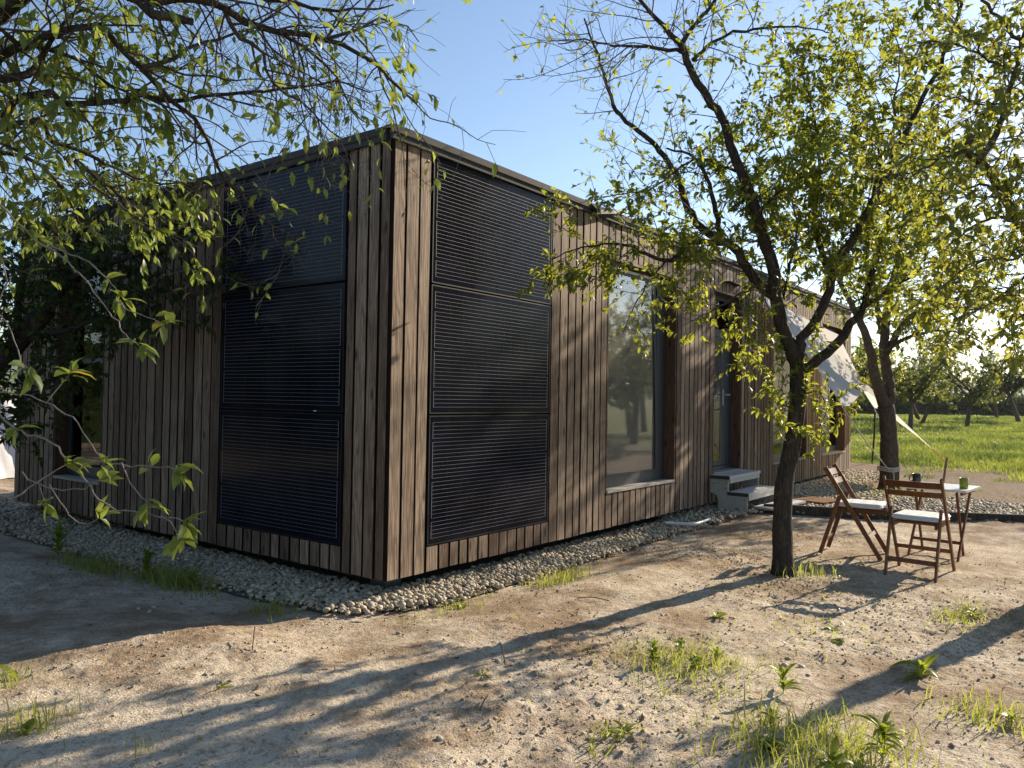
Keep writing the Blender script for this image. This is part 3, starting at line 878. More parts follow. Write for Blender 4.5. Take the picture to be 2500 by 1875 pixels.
# ------------------------------------------------------------------ chairs, cushions, table, mugs
def make_chair(label):
    t = tag(empty('folding_chair'), label, 'chair', 'folding wooden chairs')
    S = (0, 1, 0)
    for s in (-1, 1):
        MB().bar((.285, s * .235, 0.0), (-.245, s * .235, .885), .045, .022, S, .25).build('back_post', M_CHAIR, t)
        MB().bar((-.29, s * .205, 0.0), (-.105, s * .205, .60), .040, .022, S, .2).build('rear_leg', M_CHAIR, t)
        MB().bar((-.17, s * .178, .455), (.32, s * .178, .462), .045, .022, S, .2).build('seat_rail', M_CHAIR, t)
    for z, h in ((.825, .058), (.738, .052)):
        x = .285 - .53 * z / .885
        mb = MB(); n = 11
        v = []
        for k in range(n):
            q = -1 + 2 * k / (n - 1)
            bow = -.022 * (1 - q * q)
            for dz, dx in ((-h / 2, .0), (h / 2, -.03 * h / .058), (h / 2, -.03 * h / .058 + .014), (-h / 2, .014)):
                v.append((x + bow + dx + .008, q * .224, z + dz))
        f = []
        for k in range(n - 1):
            for i in range(4):
                f.append((4 * k + i, 4 * k + (i + 1) % 4, 4 * k + 4 + (i + 1) % 4, 4 * k + 4 + i))
        f += [(3, 2, 1, 0), (4 * n - 4, 4 * n - 3, 4 * n - 2, 4 * n - 1)]
        mb.add(v, f).build('back_slat', M_CHAIR, t)
    for k in range(6):
        x = -.135 + k * .086
        MB().box(x - .037, x + .037, -.166, .166, .466, .482).build('seat_slat', M_CHAIR, t)
    MB().bar((.165, -.224, .205), (.165, .224, .205), .040, .016, (1, 0, .6), .2).build('stretcher', M_CHAIR, t)
    MB().bar((-.245, -.194, .145), (-.245, .194, .145), .042, .016, (1, 0, -.3), .2).build('stretcher', M_CHAIR, t)
    mb = MB()
    for s in (-1, 1):
        mb2 = MB().lathe([(0, .004), (.006, .003), (.007, 0)], 8)
    return t
chA = make_chair('brown folding chair seen from behind with cushion')
chA.location = (3.76, -3.03, 0.0); chA.rotation_euler = (0, 0, RAD(-4))
chB = make_chair('brown folding chair seen from the side between tree and table')
chB.location = (4.37, -2.33, 0.0); chB.rotation_euler = (0, 0, RAD(-86))

def make_cushion(name, host, label):
    n = 22
    V = []
    for sgn in (1, -1):
        for i in range(n):
            for j in range(n):
                u = -1 + 2 * i / (n - 1); v = -1 + 2 * j / (n - 1)
                e = max(abs(u), abs(v)); edge = (1 - e ** 6) ** .5
                tuft = sum(math.exp(-((u - a) ** 2 + (v - c) ** 2) / .035) for a in (-.5, 0, .5) for c in (-.5, 0, .5))
                z = sgn * (.030 * edge) - (sgn > 0) * .010 * tuft * edge
                r = 1 - .05 * (abs(u * v)) ** 2
                V.append((u * .235 * r, v * .215 * r, z))
    F = [(i * n + j, (i + 1) * n + j, (i + 1) * n + j + 1, i * n + j + 1) for i in range(n - 1) for j in range(n - 1)]
    F += [(n * n + i * n + j, n * n + i * n + j + 1, n * n + (i + 1) * n + j + 1, n * n + (i + 1) * n + j) for i in range(n - 1) for j in range(n - 1)]
    ring = [(0, j) for j in range(n)] + [(i, n - 1) for i in range(1, n)] + [(n - 1, j) for j in range(n - 2, -1, -1)] + [(i, 0) for i in range(n - 2, 0, -1)]
    for (a, b_), (c, d) in zip(ring, ring[1:] + ring[:1]):
        F.append((a * n + b_, c * n + d, n * n + c * n + d, n * n + a * n + b_))
    mb = MB(); mb.add(V, F)
    o = mb.build(name, M_CUSH, smooth=True)
    o.location = (host.location.x + .075 * math.cos(host.rotation_euler.z), host.location.y + .075 * math.sin(host.rotation_euler.z), .513)
    o.rotation_euler = (0, 0, host.rotation_euler.z)
    tag(o, label, 'cushion', 'white seat cushions')
make_cushion('seat_cushion', chA, 'white tufted cushion on the chair seen from behind')
make_cushion('seat_cushion', chB, 'white cushion on the chair seen from the side')

tb = tag(empty('folding_table', (4.92, -3.04, 0), RAD(-5)), 'small folding table with glare-whitened top and crossed brown legs', 'table')
for k in range(5):
    x = -.26 + k * .13
    MB().bar((x, -.30, .693), (x, .30, .693), .022, .127, (1, 0, 0), .3).build('top_slat', M_TABLE, tb)
for s in (-1, 1):
    MB().bar((-.27, s * .245, .665), (.27, s * .245, .665), .034, .02, (0, 1, 0)).build('top_bearer', M_CHAIR, tb)
    MB().bar((-.30, s * .225, 0), (.22, s * .225, .662), .034, .02, (0, 1, 0)).build('leg', M_CHAIR, tb)
    MB().bar((.10, s * .19, 0), (-.20, s * .19, .662), .034, .02, (0, 1, 0)).build('leg', M_CHAIR, tb)
MB().bar((-.17, -.214, .165), (-.17, .214, .165), .030, .016, (1, 0, 0)).build('stretcher', M_CHAIR, tb)
MB().bar((.04, -.18, .13), (.04, .18, .13), .030, .016, (1, 0, 0)).build('stretcher', M_CHAIR, tb)

def mug(name, mat, loc, label, ang, h=.10, r=.042):
    t = tag(empty(name, loc, ang), label, 'mug')
    MB().lathe([(0, 0), (r * .9, 0), (r, .006), (r, h), (r - .004, h + .001), (r - .006, h - .004), (r - .006, .008), (0, .006)], 28).build('cup', mat, t, smooth=True)
    pts = [(r - .003, 0, h * .82), (r + .018, 0, h * .84), (r + .030, 0, h * .66), (r + .028, 0, h * .40), (r + .014, 0, h * .24), (r - .003, 0, h * .24)]
    MB().tube(smooth_path(pts, .006), .006, 8).build('handle', mat, t, smooth=True)
mug('mug', M_DARKMUG, (5.02, -2.80, .705), 'dark brown mug at the far side of the table', RAD(100))
mug('mug', M_GREEN, (4.82, -3.26, .705), 'lime green mug on the near corner of the table', RAD(20), .105, .040)

# ------------------------------------------------------------------ shade sail, pole, stake
SP = [(7.67, -.05, 3.28), (8.78, -1.14, 1.42), (12.41, -1.83, .70), (16.6, .10, 1.45), (12.6, -.06, 2.95)]
CEN = np.array((10.9, -.72, 2.22))
bp_, kk = [], 26
for a, c, sag in ((0, 1, .10), (1, 2, .60), (2, 3, .12), (3, 4, .10), (4, 0, .04)):
    A, C = np.array(SP[a]), np.array(SP[c])
    for t in np.arange(kk) / kk:
        q = A + (C - A) * t
        q = q + (CEN - q) * sag * (4 * t * (1 - t)) ** .8
        bp_.append(q)
bp_ = np.array(bp_); nb = len(bp_)
rings_n = 22
V = [CEN]
for r in range(1, rings_n + 1):
    s = r / rings_n
    q = CEN + (bp_ - CEN) * s
    ang = np.arange(nb) / nb * 2 * np.pi
    q[:, 2] += -.18 * s * (1 - s) + .006 * np.sin(ang * 17 + 5 * s) * s * (1 - s * .6) + .004 * np.sin(ang * 31) * s
    V.extend(q)
F3 = np.array([(0, 1 + k, 1 + (k + 1) % nb) for k in range(nb)])
F4 = np.array([(1 + (r - 1) * nb + k, 1 + r * nb + k, 1 + r * nb + (k + 1) % nb, 1 + (r - 1) * nb + (k + 1) % nb) for r in range(1, rings_n) for k in range(nb)])
sail = tag(empty('shade_sail', (7.67, -.05, 3.28)), 'white shade sail stretched from the house wall to tree and stake', 'sail')
def under(o, parent):
    o.parent = parent
    o.matrix_parent_inverse = Matrix.Translation(-parent.location)
    return o
under(link('sail_cloth', np_mesh('sail_cloth', np.array(V), [F3, F4], M_SAIL, smooth=True)), sail)
under(MB().tube(smooth_path([(8.78, -1.14, 1.42), (9.9, -1.24, .86), (11.05, -1.34, .36)], .2), .010, 6).build('rope', M_ROPE), sail)
mb = MB()
for z in (.34, .37, .40):
    mb.tube([(11.25 + .185 * math.cos(a), -1.29 + .185 * math.sin(a), z + .01 * math.sin(3 * a)) for a in np.linspace(0, 2 * math.pi, 20)], .012, 6)
mb.tube([(11.08, -1.40, .36), (11.06, -1.42, .25), (11.07, -1.41, .15)], .010, 6)
under(mb.build('rope_knot', M_ROPE), sail)
under(MB().tube([(12.41, -1.83, .70), (12.72, -1.90, .56), (12.98, -1.95, .44)], .009, 6).build('rope', M_OROPE), sail)
under(MB().tube([(7.67, -.05, 3.28), (7.45, .0, 3.36)], .006, 6).build('rope', M_ROPE), sail)
hk = [(16.62, .10, 1.45), (16.64, .08, 1.36), (16.70, .05, 1.28), (16.66, .02, 1.20), (16.58, .02, 1.22)]
under(MB().tube(smooth_path(hk, .03), .013, 6).build('hook', M_WHITE), sail)
tag(MB().tube(smooth_path([(17.35, .32, -.1), (17.05, .20, .62), (16.75, .12, 1.30), (16.68, .12, 1.50)], .2), [.022] * len(smooth_path([(17.35, .32, -.1), (17.05, .20, .62), (16.75, .12, 1.30), (16.68, .12, 1.50)], .2)), 8).build('sail_pole', M_POLE), 'thin dark leaning pole propping the sail corner', 'pole')
tag(MB().bar((12.80, -1.93, -.12), (13.12, -1.97, .50), .055, .04, (0, 1, 0), .2).build('wooden_stake', M_STAKE), 'tilted wooden stake with orange rope behind the table', 'stake')

# white tarp beyond the shaded end of the house
n, mrow = 40, 18
V = []
for i in range(n):
    for j in range(mrow):
        u, v = i / (n - 1), j / (mrow - 1)
        V.append((-1.2 + 4.6 * u + .22 * v * math.sin(u * 9) * .4, 11.6 - .9 * (1 - v) + .10 * math.sin(u * 34 + 3 * v) * (1 - .5 * v) + .07 * math.sin(u * 71 + 6 * v), .01 + 1.55 * v - .12 * math.sin(u * 12) ** 2 * v))
F = np.array([(i * mrow + j, (i + 1) * mrow + j, (i + 1) * mrow + j + 1, i * mrow + j + 1) for i in range(n - 1) for j in range(mrow - 1)])
tag(link('hanging_tarp', np_mesh('hanging_tarp', np.array(V), F, M_TARP, smooth=True)), 'crumpled white tarp beyond the shaded end of the house', 'tarp')

# ------------------------------------------------------------------ trees
PLUM = {'trunk': ([(2.892,-2.082,-0.022),(2.875,-2.074,0.456),(2.879,-2.089,0.831),(2.913,-2.145,1.165),(2.93,-2.177,1.498),(2.935,-2.193,1.831),(2.92,-2.176,1.935)],0.088,0.068),'limbs': [([(2.921,-2.176,1.893),(2.838,-2.114,2.077),(2.774,-2.075,2.227),(2.721,-2.053,2.442),(2.672,-2.038,2.725),(2.6,-1.991,2.895),(2.55,-1.97,3.04),(2.507,-1.959,3.156),(2.375,-1.837,3.571),(2.281,-1.762,3.827),(2.232,-1.743,3.958),(2.118,-1.64,4.159),(2.016,-1.551,4.338),(1.924,-1.478,4.587)],0.066,0.03,0.12,1.0),([(1.924,-1.478,4.587),(1.795,-1.366,4.727),(1.634,-1.214,4.931),(1.508,-1.108,5.146)],0.026,0.008,0.02,1.3),([(1.924,-1.478,4.587),(2.055,-1.549,4.816),(2.219,-1.663,5.045),(2.357,-1.744,5.326)],0.024,0.008,0.15,1.0),([(1.935,-1.491,4.52),(1.735,-1.325,4.533),(1.576,-1.212,4.514),(1.423,-1.108,4.496),(1.216,-0.933,4.51),(1.041,-0.799,4.442)],0.018,0.004,0.03,1.4),([(1.989,-1.561,4.458),(2.22,-1.667,4.693),(2.499,-1.835,4.838),(2.896,-2.157,4.934),(3.22,-2.381,4.953)],0.018,0.005,0.4,1.0),([(2.802,-2.035,2.472),(2.706,-1.848,2.675),(2.637,-1.698,2.931),(2.62,-1.613,3.0),(2.529,-1.431,3.124),(2.506,-1.339,3.268),(2.496,-1.264,3.387),(2.474,-1.178,3.664),(2.365,-0.976,3.976),(2.221,-0.727,4.215),(2.154,-0.584,4.596),(2.134,-0.499,4.862),(2.093,-0.39,5.188)],0.05,0.008,0.07,1.15),([(2.575,-1.631,2.982),(2.385,-1.503,2.964),(2.218,-1.406,2.946),(2.124,-1.402,2.844),(1.977,-1.328,2.748),(1.74,-1.142,2.849),(1.522,-0.976,2.866),(1.309,-0.815,2.792),(1.132,-0.702,2.698)],0.03,0.004,1.0,1.1),([(2.068,-1.284,2.765),(1.922,-1.194,2.569),(1.794,-1.129,2.357),(1.681,-1.083,2.109)],0.01,0.003,0.35,0.7),([(2.551,-1.601,2.998),(2.422,-1.602,3.234),(2.28,-1.585,3.445),(2.107,-1.528,3.657),(1.869,-1.379,3.701)],0.03,0.008,0.3,1.0),([(2.52,-1.744,3.601),(2.224,-1.476,3.675),(1.965,-1.249,3.424),(1.73,-1.059,3.319),(1.498,-0.873,3.274)],0.014,0.004,0.35,1.0),([(2.935,-2.196,1.935),(2.915,-2.22,2.12),(2.952,-2.317,2.244),(2.96,-2.377,2.394),(2.968,-2.437,2.535),(2.949,-2.46,2.671),(2.961,-2.526,2.83),(3.025,-2.662,3.058),(3.065,-2.768,3.321),(3.094,-2.857,3.508),(3.142,-2.974,3.803),(3.181,-3.077,4.059),(3.208,-3.164,4.241),(3.238,-3.254,4.441),(3.262,-3.339,4.726),(3.263,-3.39,4.871),(3.245,-3.418,5.116)],0.046,0.012,1.0,1.0,0.22),([(3.058,-2.432,2.688),(3.082,-2.372,2.805),(3.078,-2.281,3.129),(3.131,-2.264,3.367),(3.205,-2.277,3.703),(3.24,-2.239,4.086),(3.238,-2.152,4.452),(3.223,-2.047,4.779)],0.03,0.006,1.2,1.2),([(2.799,-2.078,2.386),(2.952,-2.095,2.806),(3.104,-2.108,3.167),(3.159,-1.993,3.584),(3.217,-1.883,3.97),(3.22,-1.698,4.366)],0.014,0.004,1.2,1.2),([(2.953,-2.216,1.811),(3.077,-2.329,1.94),(3.209,-2.454,2.092),(3.314,-2.542,2.265),(3.403,-2.608,2.406),(3.478,-2.66,2.701),(3.57,-2.737,3.05),(3.661,-2.814,3.446),(3.78,-2.927,3.846)],0.05,0.01,1.0,1.1,0.36),([(3.333,-2.623,2.398),(3.534,-2.728,2.532),(3.794,-2.912,2.723),(4.085,-3.137,2.875),(4.359,-3.334,2.809)],0.018,0.004,1.1,1.1),([(3.156,-2.748,3.343),(3.263,-2.776,3.698),(3.309,-2.724,4.095),(3.304,-2.605,4.5),(3.324,-2.517,4.87)],0.014,0.004,1.1,1.1),([(3.184,-2.966,3.816),(3.062,-2.924,4.143),(3.017,-2.985,4.473),(2.902,-2.951,4.755)],0.012,0.004,1.0,1.1),([(2.664,-1.995,2.81),(2.495,-1.967,3.152),(2.475,-2.133,3.327),(2.5,-2.357,3.458),(2.591,-2.668,3.546)],0.02,0.004,1.2,1.2),([(2.681,-1.928,2.611),(2.418,-1.796,2.465),(2.125,-1.623,2.283),(1.885,-1.522,2.168)],0.012,0.003,0.7,0.9),([(2.804,-2.137,1.292),(2.709,-2.075,1.619),(2.596,-1.987,1.861),(2.485,-1.901,2.06)],0.007,0.002,1.3,0.8),([(2.89,-2.261,1.623),(2.917,-2.353,1.645),(2.935,-2.428,1.503),(2.856,-2.373,1.299)],0.006,0.002,1.2,0.8)]}
SECOND = {'trunk': ([(11.277,-1.301,-0.047),(11.256,-1.299,0.809),(11.224,-1.27,1.313),(11.199,-1.243,1.505)],0.17,0.14),'limbs': [([(11.199,-1.243,1.48),(11.002,-1.157,1.837),(10.831,-1.106,2.165),(10.686,-1.089,2.489),(10.469,-0.981,2.944),(10.153,-0.744,3.577),(9.887,-0.576,4.202)],0.11,0.03,0.8,1.0,0.55),([(11.199,-1.243,1.48),(11.272,-1.304,1.692),(11.265,-1.264,2.046),(11.255,-1.217,2.341),(11.265,-1.198,2.63),(11.305,-1.225,3.175),(11.392,-1.319,3.859),(11.501,-1.448,4.716),(11.559,-1.508,5.575)],0.11,0.03,0.9,1.0),([(11.281,-1.212,2.41),(11.377,-1.482,3.0),(11.586,-1.898,3.419),(11.843,-2.376,3.835),(12.044,-2.783,4.328)],0.06,0.015,0.9,1.0),([(11.235,-1.163,2.832),(11.384,-1.008,3.538),(11.5,-0.815,4.438),(11.774,-0.829,5.281),(12.103,-0.918,6.15)],0.06,0.015,0.9,1.0),([(11.532,-1.443,4.551),(12.015,-1.822,5.026),(12.5,-2.209,5.684),(12.834,-2.395,6.353)],0.04,0.012,0.9,1.0),([(11.17,-1.234,2.488),(11.186,-1.595,2.73),(11.257,-2.025,2.844),(11.323,-2.445,2.793),(11.289,-2.727,2.621)],0.04,0.01,0.9,1.0),([(11.459,-1.467,3.008),(11.902,-1.851,3.114),(12.451,-2.38,3.312),(13.01,-2.918,3.425),(13.426,-3.257,3.186)],0.04,0.01,1.0,1.0),([(11.531,-1.907,3.413),(11.651,-2.401,3.478),(11.755,-2.882,3.784),(11.856,-3.351,3.84)],0.03,0.01,1.0,1.0),([(11.378,-1.207,3.524),(11.759,-1.483,4.154),(12.061,-1.66,4.968),(12.259,-1.7,5.883),(12.329,-1.565,6.634)],0.04,0.01,1.0,1.0),([(11.468,-1.342,4.038),(11.545,-1.709,4.525),(11.587,-2.035,5.251),(11.448,-2.124,6.038),(11.315,-2.211,6.562)],0.04,0.012,0.8,1.0)]}
LEFT = {'trunk': ([(-3.55,0.3,0.0),(-3.55,0.32,0.6),(-3.5,0.35,1.2),(-3.46,0.36,1.7),(-3.44,0.34,2.1)],0.14,0.11),'limbs': [([(-3.44,0.34,2.0),(-3.2,0.2,2.7),(-2.9,0.05,3.15),(-2.758,-0.872,3.305),(-2.615,-0.963,3.244),(-2.479,-1.046,3.24),(-2.341,-1.135,3.281),(-2.23,-1.184,3.274),(-2.139,-1.207,3.245),(-2.019,-1.27,3.236),(-1.896,-1.337,3.246),(-1.8,-1.368,3.254),(-1.671,-1.441,3.215),(-1.569,-1.478,3.171),(-1.466,-1.517,3.104),(-1.36,-1.558,3.042)],0.062,0.006,0.1,1.4),([(-2.529,-1.008,3.243),(-2.486,-1.063,3.174),(-2.433,-1.133,3.171),(-2.387,-1.195,3.152)],0.024,0.016,0,0.3),([(-2.192,-1.125,3.307),(-2.116,-1.141,3.205),(-2.02,-1.183,3.142),(-1.983,-1.147,3.095),(-1.886,-1.191,3.006),(-1.756,-1.277,2.891),(-1.652,-1.33,2.818)],0.012,0.003,0.06,1.5),([(-3.46,0.36,1.9),(-3.0,0.6,2.5),(-2.767,-0.513,2.86),(-2.647,-0.562,2.852),(-2.47,-0.687,2.876),(-2.357,-0.728,2.932),(-2.235,-0.78,2.948),(-2.08,-0.877,3.001),(-1.921,-0.979,3.037),(-1.727,-1.127,3.107),(-1.597,-1.191,3.157),(-1.438,-1.291,3.128)],0.032,0.004,0.12,1.4),([(-3.2,0.2,2.7),(-2.707,-0.767,3.117),(-2.534,-0.884,3.041),(-2.445,-0.891,2.996),(-2.358,-0.894,2.942),(-2.282,-0.882,2.893),(-2.186,-0.897,2.84),(-2.111,-0.884,2.765),(-2.048,-0.855,2.687),(-1.977,-0.836,2.617),(-1.899,-0.827,2.563),(-1.801,-0.844,2.466),(-1.707,-0.857,2.429),(-1.573,-0.922,2.356)],0.028,0.004,0.11,1.3),([(-3.0,0.6,2.5),(-2.701,-0.266,2.81),(-2.569,-0.275,2.753),(-2.432,-0.289,2.736),(-2.309,-0.286,2.708),(-2.196,-0.27,2.685),(-2.027,-0.327,2.652),(-1.871,-0.37,2.706)],0.024,0.004,0.5,1.2),([(-2.449,-0.266,2.685),(-2.334,-0.209,2.652),(-2.22,-0.151,2.612),(-2.105,-0.096,2.557),(-1.951,-0.09,2.495)],0.014,0.003,0.7,1.1),([(-2.462,-0.924,2.993),(-2.341,-0.962,3.073),(-2.218,-1.004,3.183),(-2.089,-1.052,3.248),(-1.922,-1.154,3.387)],0.012,0.003,0.16,1.4),([(-1.778,-1.341,3.269),(-1.654,-1.384,3.338),(-1.521,-1.439,3.445),(-1.383,-1.498,3.436),(-1.292,-1.493,3.399)],0.01,0.003,0.4,1.2),([(-1.989,-1.228,3.259),(-1.825,-1.318,3.177),(-1.706,-1.349,3.097),(-1.611,-1.347,2.966),(-1.502,-1.366,2.924)],0.009,0.003,0.05,1.4),([(-2.273,-1.019,3.343),(-2.09,-1.098,3.445),(-1.869,-1.226,3.433),(-1.64,-1.365,3.465),(-1.446,-1.459,3.541)],0.016,0.004,0.12,1.3),([(-3.4,0.34,2.2),(-3.034,-0.66,2.942),(-2.859,-0.645,3.031),(-2.672,-0.645,3.039),(-2.472,-0.659,2.977),(-2.276,-0.67,2.927)],0.028,0.005,1.1,1.1),([(-2.97,-0.576,2.87),(-2.822,-0.65,2.903),(-2.709,-0.681,3.14),(-2.616,-0.685,3.26),(-2.477,-0.743,3.214)],0.02,0.004,0.9,1.1),([(-2.77,-0.005,2.689),(-2.596,-0.029,2.707),(-2.455,-0.007,2.65),(-2.337,0.048,2.538),(-2.231,0.118,2.416)],0.014,0.003,1.1,1.1)],'sprigs': [([(-3.46,0.36,1.8),(-3.302,-1.28,2.171),(-3.135,-1.608,2.013),(-3.088,-1.779,1.912),(-3.076,-1.903,1.816),(-3.085,-2.0,1.761),(-3.103,-2.086,1.715),(-3.108,-2.189,1.672)],0.006,0.0016),([(-3.128,-1.59,2.016),(-3.067,-1.753,1.961),(-3.036,-1.875,1.882),(-3.04,-1.95,1.833)],0.003,0.0014),([(-3.103,-2.033,1.807),(-3.087,-2.109,1.774),(-3.068,-2.189,1.748),(-3.068,-2.244,1.733)],0.0022,0.0012),([(-3.46,0.36,1.6),(-3.356,-1.7,1.922),(-3.323,-1.822,1.761),(-3.322,-1.905,1.7),(-3.324,-1.983,1.618),(-3.336,-2.05,1.6)],0.0045,0.0016),([(-3.5,0.35,1.3),(-3.325,-1.563,1.541),(-3.27,-1.691,1.532),(-3.229,-1.802,1.521),(-3.196,-1.9,1.487),(-3.174,-1.983,1.442),(-3.156,-2.06,1.369),(-3.161,-2.108,1.343)],0.0045,0.0016),([(-3.215,-1.875,1.502),(-3.196,-1.902,1.546),(-3.176,-1.929,1.587)],0.0022,0.0012),([(-3.52,0.33,1.1),(-3.287,-1.447,1.526),(-3.23,-1.585,1.461),(-3.215,-1.669,1.419),(-3.17,-1.792,1.386),(-3.154,-1.878,1.334),(-3.137,-1.962,1.278),(-3.123,-2.045,1.213),(-3.092,-2.15,1.197),(-3.064,-2.252,1.193),(-3.044,-2.343,1.184)],0.0075,0.0018),([(-3.174,-1.925,1.335),(-3.125,-2.032,1.336),(-3.087,-2.123,1.328),(-3.052,-2.212,1.332),(-3.036,-2.275,1.323)],0.003,0.0014),([(-3.311,-1.906,1.235),(-3.248,-1.907,1.277),(-3.174,-1.925,1.326)],0.003,0.0014),([(-3.253,-1.819,1.3),(-3.222,-1.858,1.264),(-3.183,-1.911,1.255),(-3.14,-1.968,1.256),(-3.115,-2.002,1.281)],0.0024,0.0013),([(-3.222,-1.858,1.264),(-3.226,-1.894,1.226),(-3.232,-1.927,1.212)],0.0022,0.0012),([(-3.204,-1.882,1.265),(-3.166,-1.93,1.179),(-3.149,-1.952,1.152),(-3.112,-2.002,1.169)],0.0022,0.0012),([(-3.068,-2.261,1.194),(-3.048,-2.311,1.158),(-3.052,-2.33,1.144)],0.0022,0.0012),([(-3.103,-2.102,1.336),(-3.092,-2.156,1.26),(-3.081,-2.212,1.231)],0.0022,0.0012)]}
SHADE = {'trunk': ([(-1.226,4.9719999999999995,-0.05),(-1.176,4.922,0.783),(-1.18,4.788,1.26),(-1.114,4.565,1.637),(-0.987,4.26,1.985),(-0.848,3.941,2.328)],0.12,0.085),'limbs': [([(-0.848,3.941,2.328),(-0.772,3.637,2.602),(-0.695,3.338,2.709),(-0.585,2.995,2.786),(-0.476,2.653,2.874),(-0.372,2.318,2.962),(-0.302,2.03,2.984)],0.05,0.01,0.9,1.0),([(-0.848,3.941,2.328),(-0.846,3.762,2.634),(-0.792,3.515,2.977),(-0.662,3.165,3.27),(-0.479,2.753,3.382),(-0.327,2.384,3.405)],0.045,0.01,1.0,1.0),([(-0.963,4.269,2.01),(-0.952,4.326,2.431),(-0.885,4.307,2.859),(-0.76,4.213,3.247),(-0.659,4.154,3.496)],0.045,0.01,1.1,1.0),([(-1.095,4.622,1.637),(-1.173,4.378,2.182),(-1.317,4.223,2.607),(-1.301,3.858,3.014)],0.045,0.01,1.1,1.0),([(-0.963,4.269,2.01),(-0.838,3.85,2.097),(-0.72,3.441,2.18),(-0.609,3.042,2.259),(-0.482,2.619,2.378)],0.03,0.006,0.9,1.0),([(-1.159,4.714,1.402),(-0.924,4.121,1.505),(-0.836,3.724,1.599),(-0.811,3.407,1.82)],0.025,0.005,1.0,1.0),([(-0.764,3.654,2.604),(-0.656,3.224,2.44),(-0.535,2.771,2.468),(-0.372,2.264,2.41),(-0.297,1.872,2.434)],0.02,0.005,0.6,1.0),([(-1.184,4.751,1.261),(-1.02,4.285,1.226),(-0.977,3.974,1.325)],0.02,0.005,0.9,0.9)]}
RIGHT = {'trunk': ([(4.0,-4.22,0),(4.02,-4.24,0.7),(3.98,-4.22,1.3),(3.95,-4.2,1.75)],0.12,0.1),'limbs': [([(3.95,-4.2,1.7),(3.256,-4.188,2.478),(2.935,-3.964,2.774),(2.712,-3.865,2.921),(2.483,-3.76,3.13),(2.251,-3.652,3.311),(2.047,-3.575,3.335),(1.949,-3.642,3.413)],0.06,0.024,0.75,1.0),([(2.098,-3.668,3.27),(2.185,-3.757,3.457),(2.277,-3.858,3.893),(2.326,-3.898,4.132),(2.38,-3.946,4.44),(2.427,-3.983,4.749)],0.024,0.008,0.8,1.0),([(2.067,-3.629,3.331),(1.838,-3.489,3.25),(1.634,-3.38,3.122),(1.415,-3.251,2.997)],0.015,0.003,0.8,1.0),([(2.633,-3.871,2.906),(2.331,-3.746,2.897),(2.041,-3.635,2.789),(1.759,-3.532,2.623)],0.016,0.004,0.9,1.0),([(3.95,-4.2,1.7),(3.166,-4.246,2.89),(2.966,-4.192,3.279),(2.748,-4.112,3.651),(2.514,-4.009,3.972),(2.226,-3.833,4.21),(1.966,-3.69,4.341)],0.05,0.01,0.9,1.0),([(2.759,-4.031,2.669),(2.511,-3.904,2.474),(2.267,-3.783,2.319),(2.027,-3.668,2.203),(1.79,-3.558,2.122)],0.012,0.003,1.0,1.0),([(3.134,-4.191,2.463),(2.898,-4.083,2.372),(2.646,-3.953,2.283),(2.42,-3.855,2.132),(2.195,-3.763,2.051)],0.012,0.003,0.9,1.0),([(2.347,-3.853,3.918),(2.13,-3.731,3.97),(1.896,-3.589,4.019),(1.669,-3.453,4.001),(1.448,-3.322,3.921)],0.012,0.003,0.8,1.0),([(2.349,-3.829,3.023),(2.131,-3.708,3.091),(1.92,-3.592,3.029),(1.696,-3.456,2.873),(1.512,-3.374,2.784)],0.012,0.003,0.9,1.0),([(2.466,-4.012,3.954),(2.283,-3.886,3.691),(2.06,-3.712,3.625),(1.838,-3.543,3.657),(1.643,-3.404,3.53)],0.012,0.003,0.9,1.0),([(2.836,-3.969,2.757),(2.586,-3.841,2.626),(2.298,-3.665,2.598),(2.038,-3.524,2.441),(1.823,-3.44,2.291)],0.012,0.003,1.0,1.0),([(2.868,-4.194,3.255),(2.6,-4.007,3.391),(2.378,-3.881,3.455),(2.184,-3.785,3.321)],0.014,0.004,1.0,1.0)]}

LT = np.array([(0, 0, 0), (.36, 0, -.01), (.70, 0, -.07), (.97, 0, -.22), (.34, .20, .055), (.68, .155, -.015), (.34, -.20, .055), (.68, -.155, -.015)])
LF = [np.array([(0, 1, 4), (2, 3, 5), (0, 6, 1), (2, 7, 3)]), np.array([(1, 2, 5, 4), (1, 6, 7, 2)])]
def leaf_frames(D, up_jit):
    n = len(D)
    D = D / (np.linalg.norm(D, axis=1)[:, None] + 1e-9)
    U = np.array((0, 0, 1.0)) + rng.normal(0, up_jit, (n, 3))
    Yv = np.cross(U, D); Yv /= np.linalg.norm(Yv, axis=1)[:, None] + 1e-9
    Zv = np.cross(D, Yv)
    return np.stack([D, Yv, Zv], axis=2)
def leaf_mesh(name, P, Rm, S, mat, wide=1.0):
    n = len(P)
    T = LT * np.array((1, wide, 1))
    V = np.einsum('nij,kj->nki', Rm, T) * S[:, None, None] + P[:, None, :]
    off = (np.arange(n) * 8)[:, None, None]
    return np_mesh(name, V.reshape(-1, 3), [(f[None] + off).reshape(-1, f.shape[1]) for f in LF], mat, smooth=True)
LEAFMESH = {}
def leaf_object(mat, wide):
    k = (mat.name, wide)
    if k not in LEAFMESH:
        LEAFMESH[k] = np_mesh('leaf', LT * np.array((1, wide, 1)), LF, mat, smooth=True)
    return LEAFMESH[k]
def in_view(P):
    d = P - CAM_POS
    z = d @ CAM_F
    return (z > .3) & (np.abs(d @ CAM_R) < .67 * z) & (np.abs(d @ CAM_U) < .51 * z)

